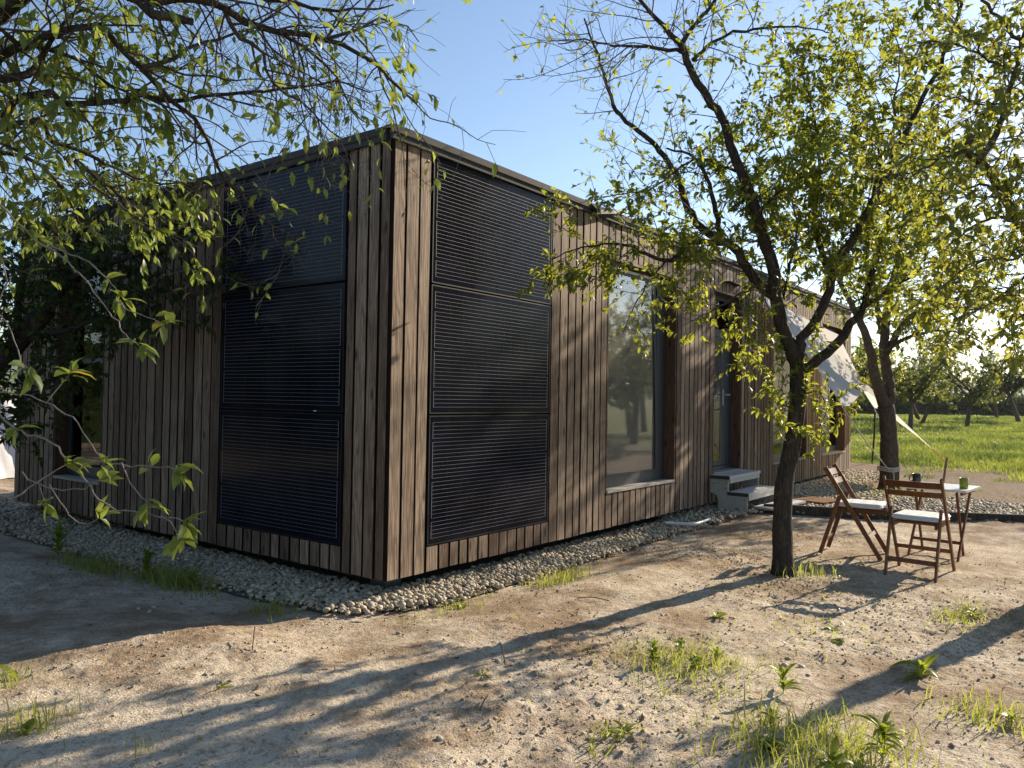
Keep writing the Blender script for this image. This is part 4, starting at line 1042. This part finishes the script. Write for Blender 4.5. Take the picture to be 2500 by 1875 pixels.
class Twigs:
    def __init__(s): s.V = []; s.F = []; s.n = 0
    def tube(s, pts, rad, sides):
        V, F = tube_arrays(pts, rad, sides)
        s.V.append(V); s.F.append(F + s.n); s.n += len(V)
    def mesh(s, name, mat):
        return np_mesh(name, np.vstack(s.V), np.vstack(s.F), mat, smooth=True)

def unit(v): return v / (np.linalg.norm(v) + 1e-9)
def wander(p, d, L, n, curl, lift):
    pts = [p]
    for _ in range(n):
        d = unit(d + rng.normal(0, curl, 3) + np.array((0, 0, lift)))
        p = p + d * L / n
        pts.append(p)
    return np.array(pts), d

def build_tree(name, data, label, cat, bark, leafm, leaf=.06, sec_gap=.16, sec_len=(.35, 1.0), ter_gap=.085, ter_len=(.10, .32), leaf_gap=.045, lift=.05, droop=.35, singles=0, wide=1.0, group=None, trunk_sides=14, avoid=None, start=.12, r_ter=.0022):
    tp = smooth_path(data['trunk'][0], .08)
    root = tag(empty(name, tuple(tp[0])), label, cat, group)
    inv = Matrix.Translation(-Vector(tp[0]))
    def own(o, par=None):
        o.parent = root; o.matrix_parent_inverse = inv
        return o
    n = len(tp); t = np.linspace(0, 1, n)
    rad = data['trunk'][1] + (data['trunk'][2] - data['trunk'][1]) * t
    rad *= 1 + .35 * np.exp(-t * 14) + .06 * np.array([float(vnoise(q[2] * 9, 3.1, 21)) for q in tp]) * 2
    own(MB().tube(tp, rad, trunk_sides).build('trunk', bark, smooth=True))
    tw = Twigs(); LP, LD = [], []
    for limb in data['limbs']:
        pts, r0, r1, lf, tg = limb[:5]
        st0 = limb[5] if len(limb) > 5 else start
        sp = smooth_path(pts, .07)
        sp[1:-1] += rng.normal(0, .006, sp[1:-1].shape)
        n = len(sp); t = np.linspace(0, 1, n)
        rr = r1 + (r0 - r1) * (1 - t) ** 1.15
        own(MB().tube(sp, rr, 9 if r0 > .02 else 6).build('limb', bark if r0 > .012 else M_TWIG, smooth=True))
        seg = np.linalg.norm(np.diff(sp, axis=0), axis=1); L = seg.sum(); cum = np.concatenate([[0], np.cumsum(seg)])
        s = L * st0 if r0 > .02 else .05
        while s < L:
            k = min(n - 2, int(np.searchsorted(cum, s)) - 1); k = max(k, 0)
            p = sp[k]; tan = unit(sp[k + 1] - sp[k])
            side = unit(np.cross(tan, rng.normal(0, 1, 3)))
            d = unit(tan * rng.uniform(.25, .9) + side * rng.uniform(.6, 1.1) + np.array((0, 0, lift)))
            sl = rng.uniform(*sec_len) * (1 - .45 * s / L) * tg
            q, dd = wander(p, d, sl, 6, .17, lift * .6)
            q = smooth_path(q, .06)
            if avoid is None or not avoid(q).any():
                ra = np.linspace(min(rr[k] * .6, .0055 if leaf < .09 else .0085), r_ter * .9, len(q))
                tw.tube(q, ra, 4)
                grow(q, tw, LP, LD, lf, ter_gap, ter_len, leaf_gap, lift, droop, avoid, r_ter)
            s += sec_gap * rng.uniform(.6, 1.4) / max(tg, .3)
    if tw.V:
        tag(own(link('twigs', tw.mesh('twigs', M_TWIG))), kind='stuff')
    if LP:
        P = np.vstack(LP); D = np.vstack(LD)
        if avoid is not None:
            k = ~avoid(P); P, D = P[k], D[k]
        D = D + np.array((0, 0, -droop)) * rng.uniform(.3, 1.6, (len(D), 1)) + rng.normal(0, .35, D.shape)
        Rm = leaf_frames(D, .45)
        S = leaf * rng.uniform(.45, 1.25, len(P))
        idx = np.arange(len(P))
        if singles:
            vis = np.where(in_view(P))[0]
            pick = vis[np.argsort(np.linalg.norm(P[vis] - CAM_POS, axis=1) / S[vis])[:singles]]
            me_l = leaf_object(leafm, wide)
            for i in pick:
                o = link('leaf', me_l)
                Mx = Matrix([[*(Rm[i][r] * S[i]), P[i][r]] for r in range(3)] + [[0, 0, 0, 1]])
                o.parent = root; o.matrix_parent_inverse = inv; o.matrix_basis = Mx
            idx = np.setdiff1d(idx, pick)
        tag(own(link('crown', leaf_mesh('crown', P[idx], Rm[idx], S[idx], leafm, wide))), kind='stuff')
        print(name, 'leaves', len(P))
    return root

def grow(q, tw, LP, LD, lf, ter_gap, ter_len, leaf_gap, lift, droop, avoid, r_ter):
    seg = np.linalg.norm(np.diff(q, axis=0), axis=1); L = seg.sum(); cum = np.concatenate([[0], np.cumsum(seg)])
    s = .04
    def put(path, dens):
        if lf <= 0: return
        sg = np.linalg.norm(np.diff(path, axis=0), axis=1); Lp = sg.sum(); c2 = np.concatenate([[0], np.cumsum(sg)])
        m = rng.poisson(Lp / leaf_gap * lf * dens)
        if m == 0: return
        at = rng.uniform(.15, 1, m) * Lp
        k = np.clip(np.searchsorted(c2, at) - 1, 0, len(path) - 2)
        f = ((at - c2[k]) / (sg[k] + 1e-9))[:, None]
        LP.append(path[k] * (1 - f) + path[k + 1] * f)
        tn = path[k + 1] - path[k]; tn /= np.linalg.norm(tn, axis=1)[:, None] + 1e-9
        sd = np.cross(tn, rng.normal(0, 1, (m, 3))); sd /= np.linalg.norm(sd, axis=1)[:, None] + 1e-9
        LD.append(tn * .6 + sd * .8)
    while s < L:
        k = max(0, min(len(q) - 2, int(np.searchsorted(cum, s)) - 1))
        tan = unit(q[k + 1] - q[k]); side = unit(np.cross(tan, rng.normal(0, 1, 3)))
        d = unit(tan * .6 + side * .8 + np.array((0, 0, lift * .5)))
        tp, _ = wander(q[k], d, rng.uniform(*ter_len), 3, .22, lift * .4)
        tw.tube(tp, np.linspace(r_ter, r_ter * .55, len(tp)), 3)
        put(tp, 1.0)
        s += ter_gap * rng.uniform(.6, 1.4)
    put(q[len(q) // 2:], .7)

keep_off_house = lambda p: ((p[:, 0] > -.06) & (p[:, 0] < LX + .1) & (p[:, 1] > -.06) & (p[:, 2] < 3.7))
build_tree('plum_tree', PLUM, 'leaning plum tree with a forked dark trunk beside the chairs', 'tree', M_BARK1, M_LEAF1, leaf=.070, singles=300, avoid=keep_off_house, leaf_gap=.0135, droop=.22, lift=.09, sec_gap=.105)
build_tree('orchard_tree', SECOND, 'forked tree beside the sail, its trunk tied with rope', 'tree', M_BARK2, M_LEAF2, leaf=.10, sec_gap=.15, sec_len=(.5, 1.4), ter_gap=.11, ter_len=(.15, .45), leaf_gap=.032, avoid=keep_off_house, r_ter=.003)
build_tree('orchard_tree', RIGHT, 'tree reaching in from beyond the table with backlit leaves', 'tree', M_BARK2, M_LEAF2, leaf=.074, sec_gap=.11, sec_len=(.35, .9), leaf_gap=.030, singles=200, wide=1.15)
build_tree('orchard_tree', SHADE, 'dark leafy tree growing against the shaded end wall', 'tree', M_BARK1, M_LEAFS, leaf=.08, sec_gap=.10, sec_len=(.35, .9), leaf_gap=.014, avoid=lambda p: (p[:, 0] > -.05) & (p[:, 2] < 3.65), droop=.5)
LEFT_ROOT = build_tree('pear_tree', LEFT, 'pear tree overhanging the roof corner with twiggy branches', 'tree', M_BARK1, M_LEAFN, leaf=.070, sec_gap=.092, sec_len=(.3, .80), ter_gap=.085, ter_len=(.12,.36), leaf_gap=.030, r_ter=.0016, singles=220, droop=.55, lift=-.06, wide=.95)

# low sprigs of the pear tree hanging into view, every leaf its own piece
inv = Matrix.Translation(-LEFT_ROOT.location)
me_l = leaf_object(M_LEAFN, .95)
def sprig_leaf(p, d, s):
    Rm = leaf_frames(np.array([d]), .35)[0]
    o = link('leaf', me_l)
    o.parent = LEFT_ROOT; o.matrix_parent_inverse = inv
    o.matrix_basis = Matrix([[*(Rm[r] * s), p[r]] for r in range(3)] + [[0, 0, 0, 1]])
for pts, r0, r1 in LEFT['sprigs']:
    sp = smooth_path(pts, .03)
    sp[1:-1] += rng.normal(0, .003, sp[1:-1].shape)
    o = MB().tube(sp, np.linspace(r0, r1, len(sp)), 6).build('sprig', M_SPRIG, smooth=True)
    o.parent = LEFT_ROOT; o.matrix_parent_inverse = inv
    L = len(sp)
    tips = [L - 1] + ([int(L * .72)] if L > 12 else []) + ([int(L * .5)] if L > 22 else [])
    for ti in tips:
        tan = unit(sp[ti] - sp[max(0, ti - 2)])
        for k in range(int(rng.integers(6, 10)) if ti == L - 1 else int(rng.integers(3, 6))):
            side = unit(np.cross(tan, rng.normal(0, 1, 3)))
            d = unit(tan * rng.uniform(.2, .9) + side * .9 + np.array((0, 0, -.15)))
            sprig_leaf(sp[ti] + rng.normal(0, .006, 3), d, rng.uniform(.048, .080))

# orchard trees further off: a short trunk, spreading limbs, loose crown
def far_tree(x, y, h, w, label, dens=1.0, leaf=.16, mat=None, name='orchard_tree', group='orchard trees across the meadow', crown_low=.32):
    base = np.array((x, y, -.05))
    lean = rng.normal(0, .10, 2)
    top = base + np.array((lean[0] * h, lean[1] * h, h * .38))
    data = dict(trunk=([tuple(base), tuple((base + top) / 2 + rng.normal(0, .05, 3)), tuple(top)], .022 * h, .016 * h), limbs=[])
    for k in range(8):
        a = k * 2.4 + rng.uniform(-.4, .4); ww = w * rng.uniform(.6, 1.0)
        e = base + np.array((math.cos(a) * ww, math.sin(a) * ww, h * rng.uniform(crown_low + .12, 1.0)))
        m_ = (top + e) / 2 + np.array((math.cos(a), math.sin(a), .2)) * w * .12
        data['limbs'].append(([tuple(top - np.array((0, 0, .08 * h * (k % 3)))), tuple(m_), tuple(e)], .010 * h, .003 * h, dens, 1.0))
    return build_tree(name, data, label, 'tree', M_BARK2, mat or M_LEAFB, leaf=leaf, sec_gap=.34, sec_len=(.5 * w / 2, 1.3 * w / 2), ter_gap=.26, ter_len=(.2, .6), leaf_gap=.05, droop=.3, group=group, trunk_sides=8, r_ter=.006)

FAR = [(56.7, 11.2, 5.8, 3.0, 'slim orchard tree seen just under the sail corner'),
       (63.3, 6.7, 6.4, 3.0, 'yellow-green orchard tree with a bent dark trunk in the meadow'),
       (74.0, 14.5, 6.2, 2.9, 'orchard tree showing left of the tied tree trunk'),
       (80.0, 9.6, 8.4, 3.8, 'pale orchard tree behind the bent-trunked one'),
       (96.0, 4.6, 8.4, 3.6, 'straight-trunked orchard tree before the dark hedge'),
       (82.0, 1.6, 9.0, 3.6, 'dark bushy tree at the meadow edge, farthest out'),
       (104.0, 22.0, 7.0, 3.4, 'orchard tree standing close before the hedge near the house corner'),
       (47.0, 4.6, 6.6, 3.0, 'orchard tree right of the tied trunk, close to the bent one'),
       (58.0, 3.0, 6.8, 3.0, 'orchard tree with a round crown in front of the hedge gap'),
       (38.0, 6.4, 6.2, 2.9, 'nearest orchard tree of the meadow row behind the sail')]
for k, (x, y, h, w, lab) in enumerate(FAR):
    far_tree(x, y, h, w, lab, dens=2.6 if k != 5 else 3.2, leaf=.19, mat=M_HEDGE if k == 5 else None)
far_tree(5.0, 16.0, 5.6, 2.6, 'sunlit tree rising behind the roof near the tarp', dens=1.0, leaf=.13, group='trees behind the house')
far_tree(1.6, 14.5, 5.0, 2.4, 'sunlit tree beside the white tarp', dens=1.0, leaf=.13, group='trees behind the house')
far_tree(12.5, -9.5, 6.0, 2.6, 'orchard tree standing out beyond the gravel path', dens=.9, leaf=.12, group='trees beyond the gravel path')
for x, y, h, lab in ((20.5, -8.5, 6.0, 'dense unseen orchard tree far out past the gravel path'), (16.8, -8.0, 5.6, 'round unseen tree added past the end of the gravel path'), (25.0, -11.0, 6.8, 'tall unseen tree added in the row past the gravel path'), (30.0, -13.0, 7.2, 'farthest unseen tree added in the row past the gravel path'), (22.5, -13.5, 6.6, 'unseen second-row tree added past the gravel path')):
    far_tree(x, y, h, 2.9, lab, dens=2.2, leaf=.16, group='trees beyond the gravel path', crown_low=.08)  # unseen row, added and thickened to block sky glow mirrored in the window
far_tree(-7.5, 7.5, 5.4, 2.6, 'orchard tree facing the shaded end wall', dens=1.2, leaf=.12, group='trees facing the end wall')
far_tree(-6.5, 11.5, 5.4, 2.6, 'unseen tree added facing the end wall beyond the tarp side', dens=1.6, leaf=.16, group='trees facing the end wall', crown_low=.1)  # out of view, low dense crown added to darken the panel reflections
far_tree(-11.0, 5.0, 6.4, 3.2, 'broad unseen tree added farther off facing the end wall', dens=1.8, leaf=.18, group='trees facing the end wall', crown_low=.05)  # likewise unseen, added for a darker reflection in the end wall panels
far_tree(-8.5, 2.4, 5.8, 2.6, 'orchard tree facing the house corner', dens=1.2, leaf=.12, group='trees facing the end wall')

# hedges: at the end of the meadow, and an unseen nearer one added to darken the end wall's reflections
def make_hedge(ha, hb, nl, ht, leaf, thick, label, nseg):
    ha, hb = np.array(ha), np.array(hb)
    t = rng.random(nl); hn = np.array((hb - ha)[::-1] * (1, -1)); hn = hn / np.linalg.norm(hn)
    ln = np.linalg.norm(hb - ha)
    hh = ht * (1 + .33 * vnoise(t * ln * .28, 0 * t, 31) + .24 * vnoise(t * ln * .85, 0 * t, 32))
    zz = rng.random(nl) ** .75 * hh
    wd = rng.normal(0, thick, nl)
    P = np.stack([ha[0] + (hb - ha)[0] * t + hn[0] * wd, ha[1] + (hb - ha)[1] * t + hn[1] * wd, zz], 1)
    hedge = tag(empty('hedge', (ha[0], ha[1], 0)), label, 'hedge')
    under(tag(link('foliage', leaf_mesh('foliage', P, leaf_frames(rng.normal(0, 1, (nl, 3)), .9), rng.uniform(*leaf, nl), M_HEDGE, 1.5)), kind='stuff'), hedge)
    core = MB()
    for k in range(nseg):
        a, b_ = ha + (hb - ha) * k / nseg, ha + (hb - ha) * (k + 1) / nseg
        h = ht * (.76 + .2 * float(vnoise(k * .5, .3, 33)))
        w = thick * .67
        core.add([(a[0] - hn[0] * w, a[1] - hn[1] * w, -.2), (b_[0] - hn[0] * w, b_[1] - hn[1] * w, -.2), (b_[0], b_[1], h), (a[0], a[1], h), (a[0] + hn[0] * w, a[1] + hn[1] * w, -.2), (b_[0] + hn[0] * w, b_[1] + hn[1] * w, -.2)], [(0, 1, 2, 3), (3, 2, 5, 4)])
    under(core.build('dense_core', M_HEDGE), hedge)
make_hedge((172.0, -28.0), (104.0, 52.0), 15000, 3.3, (.35, .8), .75, 'long dark hedge closing off the meadow', 60)
make_hedge((-13.0, -3.0), (-6.0, 22.0), 7000, 4.2, (.12, .3), .5, 'tall unseen hedge added to darken the end wall reflections', 24)

# ------------------------------------------------------------------ grass
def blades(P, H, Wd, lean, sides=None):
    """three-vertex-pair bent blades"""
    n = len(P)
    a = rng.random(n) * 2 * np.pi
    dx, dy = np.cos(a), np.sin(a)
    ln = H * lean * rng.uniform(.2, 1.3, n)
    la = rng.random(n) * 2 * np.pi
    V = np.zeros((n, 5, 3))
    for k, (f, w) in enumerate(((0, 1), (.55, .75))):
        off = np.stack([np.cos(la) * ln * f * f, np.sin(la) * ln * f * f, H * f], 1)
        sd = np.stack([dx * Wd * w / 2, dy * Wd * w / 2, 0 * dx], 1)
        V[:, 2 * k] = P + off - sd; V[:, 2 * k + 1] = P + off + sd
    V[:, 4] = P + np.stack([np.cos(la) * ln, np.sin(la) * ln, H * (1 - .25 * lean)], 1)
    o = (np.arange(n) * 5)[:, None]
    return V.reshape(-1, 3), [np.array([[0, 1, 3, 2]]).repeat(n, 0) + o, np.array([[2, 3, 4]]).repeat(n, 0) + o]
def grass(name, P, H, Wd, lean, label, mat=None, parent=None):
    V, F = blades(P, H, Wd, lean)
    return tag(link(name, np_mesh(name, V, F, mat or M_GRASS, smooth=False), parent), label, 'grass', kind='stuff')

nb_ = 95000
r = 14 * (125 / 14) ** rng.random(nb_)
az_ = RAD(36.93) - np.arctan(rng.uniform(.34, .72, nb_))
px = CAM_POS[0] + np.cos(az_) * r; py = CAM_POS[1] + np.sin(az_) * r
k = (px > 17.2 - 7.0 * vnoise(px * .5, py * .5, 41)) | ((rng.random(nb_) < .45) & (vnoise(px * .9, py * .9, 44) > .12) & (px > 11.5))
k &= (px > 14.8) | (py < -1.0)
k &= vnoise(px * .22, py * .22, 42) > -.42
px, py, r = px[k], py[k], r[k]
H = (.10 + .42 * np.maximum(0, vnoise(px * .25, py * .25, 43) + .3)) * rng.uniform(.5, 1.3, len(px)) * np.clip((px - 10) / 14, .35, 1)
grass('meadow_grass', np.stack([px, py, ground_h(px, py) - .01], 1), H, .006 + .0006 * r, .55, 'bright sunlit meadow grass beyond the bare soil', M_MEADOW)
# short sparse grass along the gravel path and at the far house corner
def patch(cx, cy, sx, sy, n, h, w, label, lean=.6, name='grass_patch', mat=None):
    px = rng.normal(cx, sx, n); py = rng.normal(cy, sy, n)
    k = ~((px > -.02) & (py > -.02) & (px < LX) & (py < LY))
    px, py = px[k], py[k]
    H = h * rng.uniform(.35, 1.2, len(px))
    return grass(name, np.stack([px, py, ground_h(px, py) - .004], 1), H, np.full(len(px), w) * rng.uniform(.6, 1.3, len(px)), lean, label, mat)
patch(10.1, -1.55, .55, .30, 900, .09, .010, 'low grass tuft by the gravel path past the trunk')
patch(9.3, -.75, .35, .12, 300, .07, .009, 'thin grass on gravel near the doormat')
patch(0.02, -2.42, .17, .20, 520, .13, .005, 'sunlit clump of grass and clover in the bare soil', .8)
patch(-.25, -2.62, .20, .16, 240, .07, .006, 'short grass fringe below the big clump', .9)
patch(-.70, 1.75, .10, .28, 520, .20, .009, 'dark shaded grass along the gravel edge', .8)
patch(-.86, 2.75, .10, .30, 320, .17, .009, 'shaded grass tuft near the dark tree', .8)
patch(-.72, .42, .08, .10, 130, .12, .007, 'small shaded tuft at the gravel edge by the corner')
patch(1.50, -.62, .22, .09, 300, .12, .006, 'grass tuft growing at the gravel edge below the solar panels')
patch(.25, -.50, .30, .07, 130, .09, .005, 'sparse blades among pebbles near the house corner')
patch(2.95, -2.28, .16, .12, 70, .16, .006, 'few upright blades at the foot of the plum tree', .35)
patch(-2.66, -.47, .10, .08, 110, .15, .006, 'pale tuft of grass at the lower edge of the bare soil', .8)
patch(-2.46, .20, .08, .07, 45, .12, .006, 'small tuft around the tall leaf in shade', .6)
patch(-2.47, -1.12, .03, .03, 12, .17, .006, 'single upright grass stem in the foreground soil', .25)
patch(-.70, -3.38, .22, .22, 700, .17, .006, 'thick grass among ferny weeds nearest the viewer', .7)
patch(.25, -3.95, .16, .12, 240, .11, .007, 'grass and clover patch in the shade band', .8)
patch(-1.15, -2.60, .10, .05, 40, .10, .008, 'spidery sprawling grass blades in the foreground', 1.6)
patch(2.3, -3.55, .24, .10, 260, .07, .007, 'low bright grass near the shade band', .9)
patch(1.25, -2.85, .30, .16, 130, .06, .008, 'low creeping green shoots in front of the chairs', 1.2)
n = 900
px = rng.uniform(-3, 6, n); py = rng.uniform(-4.3, -.7, n)
grass('scattered_grass', np.stack([px, py, ground_h(px, py) - .004], 1), rng.uniform(.015, .07, n), rng.uniform(.003, .006, n), .8, 'stray single grass blades dotted over bare soil')

# ------------------------------------------------------------------ weeds: rosettes whose leaves are parts
def weed_leaf_mesh(L, W, bend, fold, notch):
    n = 9; V = []
    for i in range(n):
        s = i / (n - 1)
        w = W * (math.sin(math.pi * min(1, s * .94 + .05)) ** .8) * (1 + notch * math.sin(s * 26))
        ang = bend * s
        x = L * (math.sin(ang) / bend if bend else s); z = L * ((1 - math.cos(ang)) / bend if bend else 0)
        for q in (-1, 0, 1):
            V.append((x, q * w / 2, -z + fold * abs(q) * w))
    F = [(3 * i + j, 3 * i + 3 + j, 3 * i + 4 + j, 3 * i + 1 + j) for i in range(n - 1) for j in range(2)]
    mb = MB(); mb.add(V, F)
    return mb.mesh('leaf', M_WEED, True)
WL_ = {k: weed_leaf_mesh(*v) for k, v in dict(dock=(1, .26, 1.1, .25, 0), lance=(1, .16, .8, .3, 0), tooth=(1, .28, 1.0, .2, .25), round=(1, .62, .7, .15, 0)).items()}
def weed(x, y, kinds, n, size, tilt, label, stem=0.0, name='weed'):
    z = gz(x, y) - .004
    t = tag(empty(name, (x, y, z), random.uniform(0, 6)), label, 'weed', 'weeds in the bare soil')
    if stem:
        MB().tube(smooth_path([(0, 0, 0), (.01, .005, stem * .5), (.0, .012, stem)], .03), .003, 5).build('stem', M_WEED, t)
    for k in range(n):
        o = link('leaf', WL_[kinds[k % len(kinds)]], t)
        s = size * random.uniform(.6, 1.1)
        up = stem * random.uniform(.15, 1) if stem else 0.0
        o.location = (0, 0, up + .004)
        o.rotation_euler = (random.uniform(-.25, .25), -RAD(random.uniform(*tilt)), k * 2.4 + random.uniform(-.4, .4))
        o.scale = (s, s, s)
weed(.68, -3.56, ['dock', 'lance'], 20, .15, (10, 70), 'broad-leaved dock weed standing alone in sunlit soil', .07)
weed(-.07, -3.03, ['tooth', 'lance'], 15, .15, (20, 78), 'upright thistle-like weed between clump and lower edge', .09)
weed(1.14, -2.18, ['dock', 'round'], 9, .09, (15, 60), 'small grey-green rosette at the shadow edge')
weed(1.36, -2.90, ['round', 'lance'], 10, .07, (5, 40), 'low creeping rosette in front of the chairs')
weed(1.05, -3.02, ['round'], 8, .06, (5, 40), 'flat small-leaved weed next to the creeping rosette')
weed(2.38, -3.62, ['lance'], 16, .10, (10, 50), 'spreading bright rosette beside the low grass')
weed(-1.02, -2.62, ['lance'], 9, .14, (4, 30), 'star-shaped grey-green weed flat on the soil')
weed(-.52, -3.12, ['round', 'tooth'], 14, .06, (20, 70), 'clover-like weed left of the thick grass', .06)
weed(-.80, -3.22, ['round'], 26, .07, (10, 60), 'round-leaved clover weed at the lower edge', .05)
weed(-.62, -3.62, ['tooth', 'lance'], 34, .13, (15, 80), 'feathery tall weed amid the thick grass', .16)
weed(-.92, -3.50, ['tooth'], 28, .10, (15, 80), 'bushy toothed weed at the very lower edge', .10)
weed(.22, -4.02, ['round', 'lance'], 14, .06, (20, 70), 'leafy weed inside the shade band', .05)
weed(-2.46, .24, ['dock'], 2, .26, (42, 62), 'single tall dock leaf in the shaded soil')
weed(-2.70, -.52, ['lance', 'round'], 7, .08, (20, 70), 'small weed within the pale grass tuft')
weed(-.84, -1.63, ['lance', 'tooth'], 7, .07, (20, 70), 'tiny lone green weed in the middle of the soil')
weed(-.10, -2.30, ['round', 'tooth'], 34, .06, (10, 75), 'small-leaved weed inside the sunlit clump', .11)
weed(.12, -2.36, ['round', 'lance'], 30, .055, (10, 75), 'bushy clover at the middle of the sunlit clump', .10)
weed(-.02, -2.52, ['round', 'tooth'], 30, .05, (10, 75), 'clover shoots at the front of the sunlit clump', .08)
weed(.20, -2.55, ['lance', 'round'], 12, .08, (20, 75), 'leafy shoot on the near side of the sunlit clump', .08)
weed(-1.86, -.72, ['lance', 'dock'], 6, .09, (5, 50), 'flat dark weed next to an orange leaf')
weed(.72, -3.02, ['lance'], 4, .06, (50, 85), 'tiny pair of yellowish shoots')
weed(.28, -.52, ['dock', 'round'], 6, .08, (20, 70), 'seedling among the pebbles near the house corner')

weed(-.78, 2.05, ['round', 'tooth'], 30, .09, (15, 80), 'leafy dark weed by the shaded gravel edge', .22)
weed(-.95, 3.3, ['round', 'lance'], 34, .11, (15, 80), 'tall leafy weed under the dark tree', .35)
weed(-.72, 1.45, ['lance', 'tooth'], 22, .10, (15, 80), 'feathery shaded weed beside the gravel', .14)

# ------------------------------------------------------------------ fallen leaves, stones, sticks, clods
FLM = [np_mesh('fallen_leaf', LT * np.array((1, 1.1, q)), LF, mm, smooth=True) for q, mm in ((1.5, M_FALLY), (2.2, M_FALLB), (-1.6, M_FALLB), (.8, M_FALLY))]
cl = [(.05, -3.0), (2.4, -2.5), (1.9, -2.7), (1.6, -2.2), (-1.5, -.7), (-.8, 1.2), (-1.2, .6), (-1.0, 2.2), (-.6, -2.0), (3.3, -2.9), (2.2, -3.3), (-1.9, -1.3), (.9, -2.5), (3.0, -1.5), (1.0, -1.4), (-1.3, 1.6), (-1.5, 2.6), (-1.0, .9)]
for k in range(64):
    cx, cy_ = cl[k % len(cl)]
    x, y = cx + random.gauss(0, .45), cy_ + random.gauss(0, .4)
    if y > -.55 and x > -.75: y = -.75 - random.random()
    yel = k % 4 in (0, 3)
    o = link('fallen_leaf', FLM[k % 4])
    s = random.uniform(.035, .06)
    o.location = (x, y, gz(x, y) + .010); o.scale = (s, s, s)
    o.rotation_euler = (random.uniform(-.5, .5), random.uniform(-.4, .4), random.uniform(0, 6.28))
    if yel: tag(o, 'small yellow fallen leaf on bare soil', 'leaf', 'yellow fallen leaves')
    else: tag(o, 'curled brown fallen leaf on bare soil', 'leaf', 'brown fallen leaves')
STM = []
for k in range(4):
    Vp, Fp = lumps(V1, F1, np.zeros((1, 3)), np.ones(1), (.45, .7), rough=.12)
    STM.append(np_mesh('stone', Vp, Fp, M_PEB, smooth=True))
for k, (x, y) in enumerate([(.42, -2.98), (.36, -2.90), (.50, -2.88), (.30, -3.05), (-.60, -1.55), (-1.05, -1.35), (-1.62, -.95), (-.48, -.62), (-1.35, .95), (-1.28, 1.02), (-1.36, 1.08), (-1.6, -2.0), (-.75, -2.45), (-.45, -3.55), (.15, -2.05), (-.95, -1.75)]):
    o = link('stone', STM[k % 4]); s = random.uniform(.014, .024)
    o.location = (x, y, gz(x, y) + s * .25); o.scale = (s, s, s); o.rotation_euler = (0, 0, random.uniform(0, 6))
    tag(o, 'small smooth pale stone lying loose on bare soil', 'stone', 'loose stones on the soil')
for x, y, L, a, tl, lab in ((-.62, -1.62, .11, 1.2, 1.1, 'short dark stick poking up from the soil'), (-1.25, -1.95, .14, .4, .12, 'thin fallen twig in the foreground'), (-1.42, -.35, .22, .9, .35, 'arched dry stem left of the corner'), (1.05, -1.35, .25, 2.2, .05, 'long dry twig on the soil before the gravel')):
    z = gz(x, y)
    d = Vector((math.cos(a) * math.cos(tl), math.sin(a) * math.cos(tl), math.sin(tl)))
    p = [Vector((x, y, z)), Vector((x, y, z + .006)) + d * L * .5 + Vector((0, 0, .012)), Vector((x, y, z + .004)) + d * L]
    tag(MB().tube(smooth_path([tuple(q) for q in p], .02), .004, 5).build('stick', M_TWIG), lab, 'stick')
n = 90000
px = rng.uniform(-3.4, 5.2, n); py = rng.uniform(-4.4, 3.2, n)
k = (np.clip(1.6 * (vnoise(px * .9, py * .9, 6) + .12), 0, 1) + 1.2 * np.clip(vnoise(px * 4.3, py * 4.3, 61), 0, 1) > rng.random(n)) & ~inside(px, py, GRAV) & ~((px > -.5) & (py > -.25))
px, py = px[k], py[k]
rr = .0022 + .011 * rng.random(len(px)) ** 5
OV = np.array([(1, 0, 0), (-1, 0, 0), (0, 1, 0), (0, -1, 0), (0, 0, 1), (0, 0, -1)], float)
OF = np.array([(0, 2, 4), (2, 1, 4), (1, 3, 4), (3, 0, 4), (2, 0, 5), (1, 2, 5), (3, 1, 5), (0, 3, 5)])
Vq, Fq = lumps(OV, OF, np.stack([px, py, ground_h(px, py) + rr * .3], 1), rr, (.5, .9), rough=.3)
tag(link('soil_clods', np_mesh('soil_clods', Vq, Fq, M_CLOD, smooth=False)), 'crumbs and clods of dry soil', 'soil', kind='stuff')

# thin summer air between the trees and the hills
M_AIR, nt = new_mat('summer_air')
pv = nd(nt, 'VolumePrincipled', None, Density=0.00009, Anisotropy=0.35)
pv.inputs['Color'].default_value = (0.88, 0.93, 1.0, 1)
ou = nt.nodes.new('ShaderNodeOutputMaterial')
nt.links.new(pv.outputs[0], ou.inputs['Volume'])
hz = MB().box(-4800, 4800, -4800, 4800, -8, 150).build('haze', M_AIR)
tag(hz, 'pale summer haze lying over the far hills', 'haze', kind='stuff')
